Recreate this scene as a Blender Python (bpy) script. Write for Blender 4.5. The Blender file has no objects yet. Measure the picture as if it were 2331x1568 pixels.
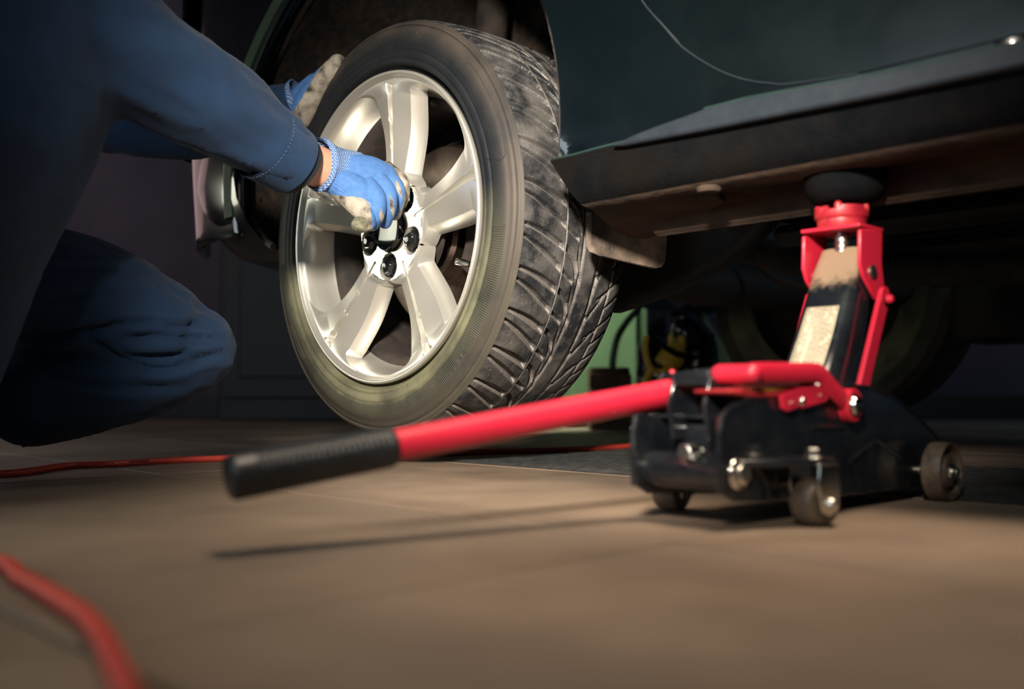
import bpy, math, random
import numpy as np
from math import sin, cos, pi, radians
from mathutils import Vector, Matrix, noise

# ------------------------------------------------------------ camera, world, light, exposure
S = bpy.context.scene
COL = S.collection
F, EYE, PITCH = 2266.0, 0.11, math.atan(110 / 2266.0)
cam_d = bpy.data.cameras.new('camera'); cam = bpy.data.objects.new('camera', cam_d); COL.objects.link(cam)
cam_d.sensor_width = 36.0; cam_d.lens = 36.0 * F / 2331.0
cam.location = (0, 0, EYE); cam.rotation_euler = (pi / 2 + PITCH, 0, 0)
cam_d.clip_start = 0.02
cam_d.dof.use_dof = True; cam_d.dof.focus_distance = 1.40; cam_d.dof.aperture_fstop = 2.9
S.camera = cam
w = bpy.data.worlds.new('world'); S.world = w; w.use_nodes = True
w.node_tree.nodes['Background'].inputs[0].default_value = (0.30, 0.60, 1.0, 1)
w.node_tree.nodes['Background'].inputs[1].default_value = 0.040
S.view_settings.view_transform = 'Standard'; S.view_settings.look = 'None'
S.view_settings.gamma = 1.0; S.view_settings.use_curve_mapping = False; S.view_settings.exposure = 0.0

def lamp(name, kind, loc, target, energy, color, **kw):
    d = bpy.data.lights.new(name, kind); o = bpy.data.objects.new(name, d); COL.objects.link(o)
    o.location = loc; d.energy = energy; d.color = color
    o.rotation_euler = (Vector(target) - Vector(loc)).to_track_quat('-Z', 'Y').to_euler()
    for k, v in kw.items(): setattr(d, k, v)
    return o
lamp('work_spot', 'SPOT', (-0.20, -0.25, 0.70), (0.05, 1.25, 0.33), 430, (1.0, 0.88, 0.74),
     spot_size=radians(43), spot_blend=1.0, shadow_soft_size=0.08)
lamp('overhead_spot', 'SPOT', (0.36, 0.52, 1.9), (0.17, 0.82, 0.0), 340, (1.0, 0.80, 0.60),  # spot added for the pool of light on the floor
     spot_size=radians(29), spot_blend=1.0, shadow_soft_size=0.42)
lamp('side_fill', 'AREA', (-2.0, -0.3, 0.7), (-0.45, 1.4, 0.25), 11, (0.75, 0.9, 1.0), shape='RECTANGLE', size=0.9, size_y=0.9)  # added low fill for the wheel arch and the trousers
lamp('upper_fill', 'AREA', (-0.9, -0.4, 2.4), (0.0, 1.6, 0.3), 8, (0.86, 1.0, 0.80), shape='RECTANGLE', size=1.8, size_y=0.35)  # added soft fill from above left
lamp('right_fill', 'AREA', (2.6, 0.2, 1.6), (0.2, 1.4, 0.3), 10, (0.80, 0.92, 1.0), shape='RECTANGLE', size=0.8, size_y=1.0)  # added area light for reflections on the spoke faces
lamp('back_fill', 'AREA', (0.0, 2.75, 1.3), (0.38, 3.1, 0.15), 11, (0.85, 1.0, 0.75), shape='RECTANGLE', size=0.6, size_y=0.2, spread=radians(55))  # added fill behind the car for the locker and yellow tool
lamp('left_window', 'AREA', (-2.35, 1.95, 0.68), (-0.2, 1.5, 0.34), 0.95, (1.0, 1.0, 0.80), shape='RECTANGLE', size=0.9, size_y=0.42, spread=radians(70))
lamp('corner_fill', 'POINT', (-1.9, 3.3, 1.0), (0, 0, 0), 4.5, (1.0, 0.68, 0.66), shadow_soft_size=0.5)  # unseen point light added to brighten the back wall

# ------------------------------------------------------------ frames and picture-to-place helper
def ray(px, py):
    cx, cz = (px - 1165.5) / F, -(py - 784) / F
    return np.array([cx, cos(PITCH) - sin(PITCH) * cz, sin(PITCH) + cos(PITCH) * cz])
def P(px, py, d):
    r = ray(px, py); return np.array([0, 0, EYE]) + r * (d / r[1])
class Frame:
    def __init__(s, x, y, deg):
        s.o = np.array([x, y, 0.0]); t = radians(deg); s.t = t
        s.X = np.array([cos(t), sin(t), 0]); s.Y = np.array([-sin(t), cos(t), 0])
    def on(s, px, py, yc):
        r = ray(px, py); d = np.array([0, 0, EYE]) - s.o
        k = (yc - d @ s.Y) / (r @ s.Y); q = d + k * r
        return (q @ s.X, q[2])
    def loc(s, p):
        d = np.asarray(p) - s.o; return np.array([d @ s.X, d @ s.Y, d[2]])
CAR = Frame(-0.184, 1.5, -46); JK = Frame(0.2, 0.8825, 44); WH = Frame(-0.202, 1.485, -47.2)
WZ = 0.3574

# ------------------------------------------------------------ mesh helpers: each returns (verts, faces)
def lathe(prof, n=64, axis='Y', c=(0, 0, 0), closed=False):
    m = len(prof); V = []; Fc = []
    for i in range(n):
        a = 2 * pi * i / n
        for r, h in prof:
            if axis == 'Y': V.append((c[0] + r * sin(a), c[1] + h, c[2] + r * cos(a)))
            elif axis == 'X': V.append((c[0] + h, c[1] + r * cos(a), c[2] + r * sin(a)))
            else: V.append((c[0] + r * cos(a), c[1] + r * sin(a), c[2] + h))
    for i in range(n):
        j = (i + 1) % n
        for k in range(m if closed else m - 1):
            k2 = (k + 1) % m
            Fc.append((i * m + k, i * m + k2, j * m + k2, j * m + k))
    return V, Fc
def sweep(pts, rad, n=16, up=(0, 0, 1), caps=True):
    pts = [Vector(p) for p in pts]; V = []; Fc = []; N = len(pts)
    if not isinstance(rad, list): rad = [rad] * N
    prev = None
    for i, p in enumerate(pts):
        t = (pts[min(i + 1, N - 1)] - pts[max(i - 1, 0)]).normalized()
        u = Vector(up) if prev is None else prev
        u = (u - t * u.dot(t))
        if u.length < 1e-5: u = t.orthogonal()
        u.normalize(); prev = u; v = t.cross(u)
        r = rad[i]; ra, rb = (r if isinstance(r, (tuple, list)) else (r, r))
        for k in range(n):
            a = 2 * pi * k / n; V.append(tuple(p + u * (rb * sin(a)) + v * (ra * cos(a))))
    for i in range(N - 1):
        for k in range(n):
            Fc.append((i * n + k, i * n + (k + 1) % n, (i + 1) * n + (k + 1) % n, (i + 1) * n + k))
    if caps:
        Fc.append(tuple(range(n))[::-1]); Fc.append(tuple((N - 1) * n + k for k in range(n)))
    return V, Fc
def smooth_path(pts, n=8):
    pts = [np.array(p, float) for p in pts]; out = []
    for i in range(len(pts) - 1):
        p0 = pts[max(i - 1, 0)]; p1 = pts[i]; p2 = pts[i + 1]; p3 = pts[min(i + 2, len(pts) - 1)]
        for k in range(n):
            t = k / n
            out.append(.5 * (2 * p1 + (p2 - p0) * t + (2 * p0 - 5 * p1 + 4 * p2 - p3) * t * t + (3 * p1 - p0 - 3 * p2 + p3) * t ** 3))
    out.append(pts[-1]); return out
def limb(pts, n=20, up=(0, 0, 1), seg=7):
    """pts: (x,y,z,r) or (x,y,z,ra,rb); rounded ends"""
    q = [list(p) + ([p[3]] if len(p) == 4 else []) for p in pts]
    s = smooth_path(q, seg); c = [x[:3] for x in s]; r = [(x[3], x[4]) for x in s]
    d0 = c[0] - c[1]; d0 = d0 / np.linalg.norm(d0); d1 = c[-1] - c[-2]; d1 = d1 / np.linalg.norm(d1)
    A = []; RA = []
    for k in (4, 3, 2, 1):
        t = k / 4.3; A.append(c[0] + d0 * min(r[0]) * t); f = math.sqrt(1 - t * t); RA.append((r[0][0] * f, r[0][1] * f))
    B = []; RB = []
    for k in (1, 2, 3, 4):
        t = k / 4.3; B.append(c[-1] + d1 * min(r[-1]) * t); f = math.sqrt(1 - t * t); RB.append((r[-1][0] * f, r[-1][1] * f))
    return sweep(A + list(c) + B, RA + r + RB, n, up)
def box(x0, x1, y0, y1, z0, z1):
    V = [(x, y, z) for x in (x0, x1) for y in (y0, y1) for z in (z0, z1)]
    return V, [(0, 1, 3, 2), (4, 6, 7, 5), (0, 4, 5, 1), (2, 3, 7, 6), (0, 2, 6, 4), (1, 5, 7, 3)]
def plate(poly, y0, y1):
    """poly of (x,z), extruded along y"""
    n = len(poly); a = sum(poly[i][0] * poly[(i + 1) % n][1] - poly[(i + 1) % n][0] * poly[i][1] for i in range(n))
    if a < 0: poly = poly[::-1]
    V = [(x, y0, z) for x, z in poly] + [(x, y1, z) for x, z in poly]
    Fc = [tuple(range(n)), tuple(range(2 * n - 1, n - 1, -1))]
    for i in range(n):
        j = (i + 1) % n; Fc.append((i, i + n, j + n, j))
    return V, Fc
def hexa(r, h, c, axis='Y', n=6, dome=0.0):
    return lathe([(1e-4, -h - dome), (r * .80, -h - dome * .6), (r * .94, -h), (r, -h + r * .15), (r, 0)], n, axis, c)
def join(*ms):
    V = []; Fc = []
    for v, f in ms:
        o = len(V); V += [tuple(p) for p in v]; Fc += [tuple(i + o for i in q) for q in f]
    return V, Fc
def tr(m, M):
    v, f = m; return [tuple(M @ Vector(p)) for p in v], f
def arc(cx, cz, r, a0, a1, n=10):
    return [(cx + r * cos(radians(a0 + (a1 - a0) * i / n)), cz + r * sin(radians(a0 + (a1 - a0) * i / n))) for i in range(n + 1)]

def mk(name, m, mat, parent=None, smooth=35, bevel=0, world=False, subd=0, kind=None, label=None):
    V, Fc = m
    me = bpy.data.meshes.new(name)
    if world and parent is not None:
        Mi = parent.matrix_basis.inverted(); V = [tuple(Mi @ Vector(p)) for p in V]
    if isinstance(V, np.ndarray):
        me.vertices.add(len(V)); me.vertices.foreach_set('co', V.astype(np.float32).ravel())
        nf = len(Fc); me.loops.add(nf * 4); me.loops.foreach_set('vertex_index', Fc.astype(np.int32).ravel())
        me.polygons.add(nf); me.polygons.foreach_set('loop_start', np.arange(0, nf * 4, 4, dtype=np.int32))
        me.polygons.foreach_set('loop_total', np.full(nf, 4, dtype=np.int32)); me.update(calc_edges=True)
    else:
        me.from_pydata([tuple(p) for p in V], [], Fc)
    me.validate()
    for q in (mat if isinstance(mat, (list, tuple)) else [mat]): me.materials.append(q)
    if smooth:
        me.shade_smooth()
        if smooth < 180: me.set_sharp_from_angle(angle=radians(smooth))
    o = bpy.data.objects.new(name, me); COL.objects.link(o)
    if parent is not None: o.parent = parent
    if bevel:
        b = o.modifiers.new('bevel', 'BEVEL'); b.width = bevel; b.segments = 3; b.limit_method = 'ANGLE'; b.angle_limit = radians(40); b.harden_normals = False
    if subd:
        s = o.modifiers.new('sub', 'SUBSURF'); s.levels = subd; s.render_levels = subd
    if kind: o['kind'] = kind
    if label: o['label'] = label
    return o
def fixn(o):
    import bmesh
    bm = bmesh.new(); bm.from_mesh(o.data); bmesh.ops.recalc_face_normals(bm, faces=bm.faces); bm.to_mesh(o.data); bm.free(); return o
def thing(name, label, cat, loc=(0, 0, 0), rz=0.0, group=None):
    o = bpy.data.objects.new(name, None); COL.objects.link(o); o.location = loc; o.rotation_euler = (0, 0, rz)
    o.matrix_basis = Matrix.Translation(Vector(loc)) @ Matrix.Rotation(rz, 4, 'Z')
    o.empty_display_size = .1; o['label'] = label; o['category'] = cat
    if group: o['group'] = group
    return o
def tag(o, label, cat, group=None):
    o['label'] = label; o['category'] = cat
    if group: o['group'] = group
    return o

# ------------------------------------------------------------ materials
def mat(name, c1, c2=None, scale=20, rough=.5, metal=0, bump=0, bscale=200, coat=0, spec=.5, contrast=(.35, .65), stretch=(1, 1, 1),
        sheen=0, aniso=0, rvar=0, c3=None, s3=4, sub=0):
    m = bpy.data.materials.new(name); m.use_nodes = True; nt = m.node_tree; b = nt.nodes['Principled BSDF']
    N = nt.nodes.new; L = nt.links.new
    b.inputs['Base Color'].default_value = (*c1, 1); b.inputs['Roughness'].default_value = rough; b.inputs['Metallic'].default_value = metal
    b.inputs['Coat Weight'].default_value = coat; b.inputs['Coat Roughness'].default_value = .04
    b.inputs['Specular IOR Level'].default_value = spec; b.inputs['Sheen Weight'].default_value = sheen
    b.inputs['Subsurface Weight'].default_value = sub; b.inputs['Subsurface Radius'].default_value = (.01, .004, .002)
    tc = N('ShaderNodeTexCoord'); mp = N('ShaderNodeMapping'); mp.inputs['Scale'].default_value = stretch; L(tc.outputs['Object'], mp.inputs[0])
    col = None
    if c2 is None: c2 = tuple(min(1, x * 1.25 + .002) for x in c1)
    n = N('ShaderNodeTexNoise'); n.inputs['Scale'].default_value = scale; n.inputs['Detail'].default_value = 7; n.inputs['Roughness'].default_value = .6
    L(mp.outputs[0], n.inputs['Vector'])
    r = N('ShaderNodeValToRGB'); r.color_ramp.elements[0].position = contrast[0]; r.color_ramp.elements[1].position = contrast[1]
    r.color_ramp.elements[0].color = (*c1, 1); r.color_ramp.elements[1].color = (*c2, 1); L(n.outputs['Fac'], r.inputs[0]); col = r.outputs[0]
    if c3:
        n3 = N('ShaderNodeTexNoise'); n3.inputs['Scale'].default_value = s3; n3.inputs['Detail'].default_value = 5; L(mp.outputs[0], n3.inputs['Vector'])
        r3 = N('ShaderNodeValToRGB'); r3.color_ramp.elements[0].position = .45; r3.color_ramp.elements[1].position = .68; L(n3.outputs['Fac'], r3.inputs[0])
        mx = N('ShaderNodeMix'); mx.data_type = 'RGBA'; L(r3.outputs[0], mx.inputs[0]); L(col, mx.inputs[6]); mx.inputs[7].default_value = (*c3, 1); col = mx.outputs[2]
    L(col, b.inputs['Base Color'])
    if rvar:
        mr = N('ShaderNodeMapRange'); mr.inputs[1].default_value = .3; mr.inputs[2].default_value = .7
        mr.inputs[3].default_value = max(0, rough - rvar); mr.inputs[4].default_value = min(1, rough + rvar); L(n.outputs['Fac'], mr.inputs[0]); L(mr.outputs[0], b.inputs['Roughness'])
    if bump:
        nb = N('ShaderNodeTexNoise'); nb.inputs['Scale'].default_value = bscale; nb.inputs['Detail'].default_value = 4; L(mp.outputs[0], nb.inputs['Vector'])
        bp = N('ShaderNodeBump'); bp.inputs['Strength'].default_value = bump; bp.inputs['Distance'].default_value = .002
        L(nb.outputs['Fac'], bp.inputs['Height']); L(bp.outputs[0], b.inputs['Normal'])
    m['col'] = 1
    return m

M = {}
M['floor'] = mat('floor_tile_brown', (.15, .108, .078), (.28, .205, .15), 3.2, .60, bump=.25, bscale=60, rvar=.16, c3=(.115, .088, .068), s3=2.1, contrast=(.3, .72))
M['grout'] = mat('grout', (.33, .26, .20), (.22, .18, .14), 9, .9, bump=.3)
M['mat'] = mat('rubber_mat', (.035, .037, .04), (.07, .07, .07), 60, .55, bump=.8, bscale=260)
M['wall'] = mat('wall_plaster', (.085, .070, .10), (.11, .092, .125), 3, .9, bump=.2, bscale=30)
M['wallg'] = mat('green_paint', (.09, .145, .075), (.11, .17, .09), 4, .6, bump=.1)
M['cab'] = mat('brown_black_wood', (.006, .0055, .007), (.011, .009, .010), 6, .5, stretch=(1, 1, .2), bump=.1, bscale=40)
M['box'] = mat('dark_brown_box', (.04, .025, .02), (.16, .09, .05), 9, .8)
M['yellow'] = mat('yellow_plastic', (.55, .36, .04), (.70, .48, .06), 10, .45)
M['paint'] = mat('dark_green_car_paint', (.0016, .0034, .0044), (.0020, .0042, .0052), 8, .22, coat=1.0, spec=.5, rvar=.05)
M['litlip'] = mat('lit_green_paint', (.045, .085, .048), (.055, .10, .058), 8, .3, coat=.6)  # lit copy of the car paint, lighter for the light on the flange
M['edge'] = mat('teal_edge_highlight', (.014, .030, .028), (.02, .04, .036), 30, .3, coat=.5)  # highlights on the sill edges, given as a lighter teal colour
M['mould'] = mat('grey_moulding', (.012, .017, .024), (.018, .023, .030), 50, .42, bump=.15, bscale=300, spec=.35)
M['sill'] = mat('matt_black_sill', (.0018, .0028, .0042), (.0050, .0050, .0056), 40, .8, bump=.5, bscale=330, c3=(.006, .005, .0045), s3=7, spec=.06)
M['under'] = mat('dirty_underbody', (.024, .017, .013), (.088, .058, .041), 14, .85, bump=.8, bscale=120, contrast=(.35, .72), stretch=(.6, 1, 1), spec=.25)
M['underd'] = mat('dark_underbody', (.005, .006, .007), (.018, .014, .012), 8, .7, bump=.5, bscale=70)
M['flap'] = mat('dusty_rubber_flap', (.030, .024, .02), (.19, .14, .105), 26, .85, bump=.5, bscale=250, contrast=(.36, .7))
M['liner'] = mat('felt_wheel_liner', (.026, .024, .024), (.13, .075, .045), 55, .95, bump=1.0, bscale=420, contrast=(.42, .78), sheen=.1)
M['black'] = mat('gloss_black_enamel', (.006, .008, .011), (.012, .014, .017), 30, .24, coat=.6, rvar=.12)
M['blackr'] = mat('black_roller', (.045, .035, .028), (.15, .11, .08), 40, .5, bump=.4, bscale=240)
M['grip'] = mat('rubber_grip', (.010, .012, .014), (.018, .02, .023), 30, .38, bump=.1)
M['red'] = mat('red_enamel', (.47, .012, .034), (.50, .014, .040), 25, .42, coat=.25)
M['redd'] = mat('dusty_red_enamel', (.42, .012, .028), (.40, .035, .03), 45, .4, coat=.3, c3=(.22, .008, .02), s3=30)
M['chrome'] = mat('zinc_chrome', (.62, .60, .55), (.80, .78, .72), 30, .2, 1.0, rvar=.08)
M['steel'] = mat('brushed_steel', (.28, .25, .23), (.42, .38, .35), 60, .38, 1.0, stretch=(1, .05, 1))
M['alloy'] = mat('silver_alloy', (.66, .65, .60), (.70, .69, .64), 2, .30, .72, coat=.4)
M['disc'] = mat('brake_disc_steel', (.22, .16, .13), (.34, .26, .22), 40, .35, 1.0, stretch=(1, 1, 1))
M['cast'] = mat('rusty_cast_iron', (.012, .011, .011), (.040, .029, .023), 30, .8, bump=.6, bscale=90)
M['cap'] = mat('black_gloss_cap', (.008, .012, .016), (.01, .014, .02), 10, .06, coat=1)
M['bolt'] = mat('black_chrome_bolt', (.012, .014, .016), (.018, .02, .022), 10, .10, .4, coat=1)
M['hose'] = mat('orange_red_hose', (.60, .062, .042), (.52, .052, .036), 20, .45, bump=.05)
M['ink'] = mat('black_ink', (.03, .01, .01), None, 20, .6)
M['skin'] = mat('skin', (.66, .38, .27), (.74, .46, .34), 40, .5, bump=.15, bscale=350, sub=.15, c3=(.58, .26, .17), s3=14)
M['coat'] = mat('navy_work_cloth', (.0030, .024, .072), (.0045, .033, .095), 16, .85, bump=.35, bscale=900, sheen=.05)
M['cuff'] = mat('navy_cuff_cloth', (.0045, .032, .090), (.0065, .041, .115), 60, .85, bump=.5, bscale=900, sheen=.05)
M['rib'] = mat('black_rib_knit', (.012, .016, .026), (.02, .024, .034), 50, .9)
M['thread'] = mat('green_thread', (.01, .09, .06), None, 30, .8)
M['stitch'] = mat('pale_blue_thread', (.06, .13, .25), None, 30, .8)
M['shoe'] = mat('black_leather', (.015, .014, .014), (.03, .028, .026), 20, .5, bump=.3)

def rib_mat(name, c1, c2, freq, axis, rough=.85, bump=.6, dots=None):
    m = mat(name, c1, c2, 120, rough); nt = m.node_tree; b = nt.nodes['Principled BSDF']; N = nt.nodes.new; L = nt.links.new
    tc = N('ShaderNodeTexCoord')
    wv = N('ShaderNodeTexWave'); wv.wave_type = 'BANDS'; wv.bands_direction = axis; wv.inputs['Scale'].default_value = freq; wv.inputs['Distortion'].default_value = .25
    L(tc.outputs['Object'], wv.inputs[0])
    bp = N('ShaderNodeBump'); bp.inputs['Strength'].default_value = bump; bp.inputs['Distance'].default_value = .0006; L(wv.outputs[1], bp.inputs['Height']); L(bp.outputs[0], b.inputs['Normal'])
    if dots:
        w2 = N('ShaderNodeTexWave'); w2.wave_type = 'BANDS'; w2.bands_direction = dots; w2.inputs['Scale'].default_value = freq; L(tc.outputs['Object'], w2.inputs[0])
        mu = N('ShaderNodeMath'); mu.operation = 'MULTIPLY'; L(wv.outputs[1], mu.inputs[0]); L(w2.outputs[1], mu.inputs[1])
        src = b.inputs['Base Color'].links[0].from_socket
        mx = N('ShaderNodeMix'); mx.data_type = 'RGBA'; L(mu.outputs[0], mx.inputs[0]); mx.inputs[6].default_value = (*c1, 1); mx.inputs[7].default_value = (*c2, 1); L(mx.outputs[2], b.inputs['Base Color'])
    return m
M['knit'] = rib_mat('glove_knit_blue', (.045, .135, .36), (.065, .17, .42), 130, 'DIAGONAL')
M['knitcuff'] = rib_mat('glove_cuff_check', (.035, .12, .34), (.45, .52, .62), 115, 'DIAGONAL', dots='Z')
M['palm'] = mat('grey_palm_coating', (.25, .225, .19), (.38, .345, .29), 60, .75, bump=.6, bscale=500, c3=(.03, .025, .02), s3=48)
M['tipd'] = mat('dirty_olive_fingertip', (.07, .075, .05), (.22, .22, .15), 150, .9, bump=.8, bscale=700)

def radial_nodes(nt):
    N = nt.nodes.new; L = nt.links.new
    tc = N('ShaderNodeTexCoord'); sp = N('ShaderNodeSeparateXYZ'); L(tc.outputs['Object'], sp.inputs[0])
    sz = N('ShaderNodeMath'); sz.operation = 'SUBTRACT'; L(sp.outputs[2], sz.inputs[0]); sz.inputs[1].default_value = WZ
    cb = N('ShaderNodeCombineXYZ'); L(sp.outputs[0], cb.inputs[0]); L(sz.outputs[0], cb.inputs[1])
    ln = N('ShaderNodeVectorMath'); ln.operation = 'LENGTH'; L(cb.outputs[0], ln.inputs[0])
    at = N('ShaderNodeMath'); at.operation = 'ARCTAN2'; L(sp.outputs[0], at.inputs[0]); L(sz.outputs[0], at.inputs[1])
    return ln.outputs['Value'], at.outputs[0], sz.outputs[0]
def sidewall_mat():
    m = mat('tyre_sidewall', (.006, .008, .011), (.012, .0135, .016), 18, .58, bump=.12, bscale=220, spec=.3)
    nt = m.node_tree; b = nt.nodes['Principled BSDF']; N = nt.nodes.new; L = nt.links.new
    r, a, z = radial_nodes(nt)
    # olive tint on the lower ring of the sidewall, patchy edges
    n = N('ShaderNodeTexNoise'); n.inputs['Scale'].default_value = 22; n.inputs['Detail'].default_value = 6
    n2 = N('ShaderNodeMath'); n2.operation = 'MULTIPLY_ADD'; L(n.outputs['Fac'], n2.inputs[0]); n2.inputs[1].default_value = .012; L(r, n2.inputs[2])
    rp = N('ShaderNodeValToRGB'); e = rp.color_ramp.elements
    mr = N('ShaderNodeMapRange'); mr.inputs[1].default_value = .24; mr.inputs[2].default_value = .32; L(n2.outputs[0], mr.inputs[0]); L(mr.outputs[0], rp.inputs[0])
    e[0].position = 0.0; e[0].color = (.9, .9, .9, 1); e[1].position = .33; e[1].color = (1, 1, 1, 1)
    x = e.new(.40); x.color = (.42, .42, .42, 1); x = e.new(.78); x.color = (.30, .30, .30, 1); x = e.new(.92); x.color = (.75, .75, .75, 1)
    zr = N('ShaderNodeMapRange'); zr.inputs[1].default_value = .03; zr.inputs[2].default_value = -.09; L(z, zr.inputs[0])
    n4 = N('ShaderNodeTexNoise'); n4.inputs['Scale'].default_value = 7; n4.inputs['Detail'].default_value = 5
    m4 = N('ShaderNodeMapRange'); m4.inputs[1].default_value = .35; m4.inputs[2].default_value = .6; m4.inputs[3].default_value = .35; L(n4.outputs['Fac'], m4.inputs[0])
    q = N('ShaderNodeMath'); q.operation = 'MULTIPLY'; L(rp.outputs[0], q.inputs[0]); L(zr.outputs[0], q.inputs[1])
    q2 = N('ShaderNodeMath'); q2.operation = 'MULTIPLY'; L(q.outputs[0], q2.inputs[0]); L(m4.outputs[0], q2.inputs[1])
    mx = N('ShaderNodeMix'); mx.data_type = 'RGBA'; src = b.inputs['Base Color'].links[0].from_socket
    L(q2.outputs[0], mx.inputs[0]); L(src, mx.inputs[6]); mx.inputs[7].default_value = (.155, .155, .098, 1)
    # brown road dust near the shoulder all round
    dr = N('ShaderNodeMapRange'); dr.inputs[1].default_value = .278; dr.inputs[2].default_value = .300; L(n2.outputs[0], dr.inputs[0])
    dm = N('ShaderNodeMath'); dm.operation = 'MULTIPLY'; L(dr.outputs[0], dm.inputs[0]); L(m4.outputs[0], dm.inputs[1])
    mx2 = N('ShaderNodeMix'); mx2.data_type = 'RGBA'; L(dm.outputs[0], mx2.inputs[0]); L(mx.outputs[2], mx2.inputs[6]); mx2.inputs[7].default_value = (.05, .042, .035, 1)
    L(mx2.outputs[2], b.inputs['Base Color'])
    # fine radial serration on the decorative band
    s = N('ShaderNodeMath'); s.operation = 'MULTIPLY'; L(a, s.inputs[0]); s.inputs[1].default_value = 560
    sn = N('ShaderNodeMath'); sn.operation = 'SINE'; L(s.outputs[0], sn.inputs[0])
    g1 = N('ShaderNodeMath'); g1.operation = 'COMPARE'; L(r, g1.inputs[0]); g1.inputs[1].default_value = .2755; g1.inputs[2].default_value = .0115
    g2 = N('ShaderNodeMath'); g2.operation = 'LESS_THAN'; L(z, g2.inputs[0]); g2.inputs[1].default_value = -.03
    gm = N('ShaderNodeMath'); gm.operation = 'MULTIPLY'; L(sn.outputs[0], gm.inputs[0]); L(g1.outputs[0], gm.inputs[1])
    gq = N('ShaderNodeMath'); gq.operation = 'MULTIPLY'; L(gm.outputs[0], gq.inputs[0]); L(g2.outputs[0], gq.inputs[1])
    bp = N('ShaderNodeBump'); bp.inputs['Strength'].default_value = .6; bp.inputs['Distance'].default_value = .0006; L(gq.outputs[0], bp.inputs['Height'])
    L(b.inputs['Normal'].links[0].from_socket, bp.inputs['Normal']); L(bp.outputs[0], b.inputs['Normal'])
    return m
def tread_mat():
    m = mat('tyre_tread', (.016, .018, .021), (.080, .076, .073), 60, .50, bump=.45, bscale=420, contrast=(.46, .74), c3=(.11, .105, .10), s3=16, spec=.5, rvar=.12)
    nt = m.node_tree; b = nt.nodes['Principled BSDF']; N = nt.nodes.new; L = nt.links.new
    at = N('ShaderNodeAttribute'); at.attribute_name = 'dust'
    mx = N('ShaderNodeMix'); mx.data_type = 'RGBA'; src = b.inputs['Base Color'].links[0].from_socket
    L(at.outputs['Fac'], mx.inputs[0]); L(src, mx.inputs[6]); mx.inputs[7].default_value = (.22, .20, .18, 1); L(mx.outputs[2], b.inputs['Base Color'])
    return m
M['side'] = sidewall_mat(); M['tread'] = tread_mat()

# ------------------------------------------------------------ setting: floor tiles, mat, walls
ai = lambda a, i: (CAR.X * a + CAR.Y * i)
fl = mk('floor', join(tuple(map(list, ([(-6, -3, -.004), (6, -3, -.004), (6, 6, -.004), (-6, 6, -.004), (-6, -3, -.05), (6, -3, -.05), (6, 6, -.05), (-6, 6, -.05)],
        [(0, 1, 2, 3), (7, 6, 5, 4), (0, 4, 5, 1), (1, 5, 6, 2), (2, 6, 7, 3), (3, 7, 4, 0)])))), M['grout'], smooth=0, kind='structure')
TA, TI, J = .86, .43, .0026
tm = None; rnd = random.Random(4)
A2 = CAR.X; I2 = CAR.Y
for ia in range(-7, 5):
    for ii in range(-4, 9):
        a0 = -.449 + TA * ia; i0 = 1.028 + TI * ii - TI * 4
        c = A2 * (a0 + TA / 2) + I2 * (i0 + TI / 2)
        if c[1] < -.6 or c[1] > 4.6 or abs(c[0]) > 2.9 + 0 * c[1]: continue
        if tm is None:
            o = mk('floor_tile', box(-TA / 2 + J, TA / 2 - J, -TI / 2 + J, TI / 2 - J, -.0035, 0), M['floor'], fl, smooth=0)
            tm = o.data
            import bmesh
            bm = bmesh.new(); bm.from_mesh(tm); bmesh.ops.bevel(bm, geom=[e for e in bm.edges if all(v.co.z > -.001 for v in e.verts)], offset=.0012, segments=1, affect='EDGES'); bm.to_mesh(tm); bm.free()
        else:
            o = bpy.data.objects.new('floor_tile', tm); COL.objects.link(o); o.parent = fl
        o.location = (c[0], c[1], rnd.uniform(-.0003, .0003)); o.rotation_euler = (0, 0, CAR.t)
def world_offset(m):  # tiles read the place, not themselves, so colour runs on from tile to tile with a step at each joint
    nt = m.node_tree
    tc = [n for n in nt.nodes if n.type == 'TEX_COORD'][0]; mp = [n for n in nt.nodes if n.type == 'MAPPING'][0]
    g = nt.nodes.new('ShaderNodeNewGeometry'); nt.links.new(g.outputs['Position'], mp.inputs[0])
world_offset(M['floor'])
# bumpy black rubber mat under the car
def mat_mesh():
    V = []; Fc = []; rn = random.Random(2)
    s = .0135; na, ni = 190, 34
    for j in range(ni + 1):
        for k in range(na + 1):
            a = -1.22 + k * s; i = 1.04 + j * s
            edge = j == 0 or k == 0
            z = .0006 if edge else .0035 + rn.uniform(-.0016, .0016)
            p = A2 * (a + rn.uniform(-.004, .004) * (not edge)) + I2 * (i + rn.uniform(-.004, .004) * (not edge)); V.append((p[0], p[1], z))
    for j in range(ni):
        for k in range(na):
            q = j * (na + 1) + k; Fc.append((q, q + 1, q + na + 2, q + na + 1))
    n0 = len(V)
    c = [(-1.22, 1.04), (-1.22 + na * s, 1.04), (-1.22 + na * s, 1.04 + ni * s), (-1.22, 1.04 + ni * s)]
    for a, i in c:
        p = A2 * a + I2 * i; V.append((p[0], p[1], .0005))
    Fc.append((n0 + 3, n0 + 2, n0 + 1, n0))
    return V, Fc
tag(mk('rubber_mat', mat_mesh(), M['mat'], smooth=25), 'black bumpy rubber mat lying on the floor under the car', 'mat')

mk('wall_back', join(box(-6, 6, 4.3, 4.4, 0, 3)), M['wall'], smooth=0, kind='structure')
mk('wall_left', join(box(-3.0, -2.9, -1.5, 4.3, 0, 3)), M['wall'], smooth=0, kind='structure')
mk('baseboard_back', box(-2.9, 6, 4.27, 4.3, 0, .10), M['cab'], smooth=0, kind='structure', bevel=.004)

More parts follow.
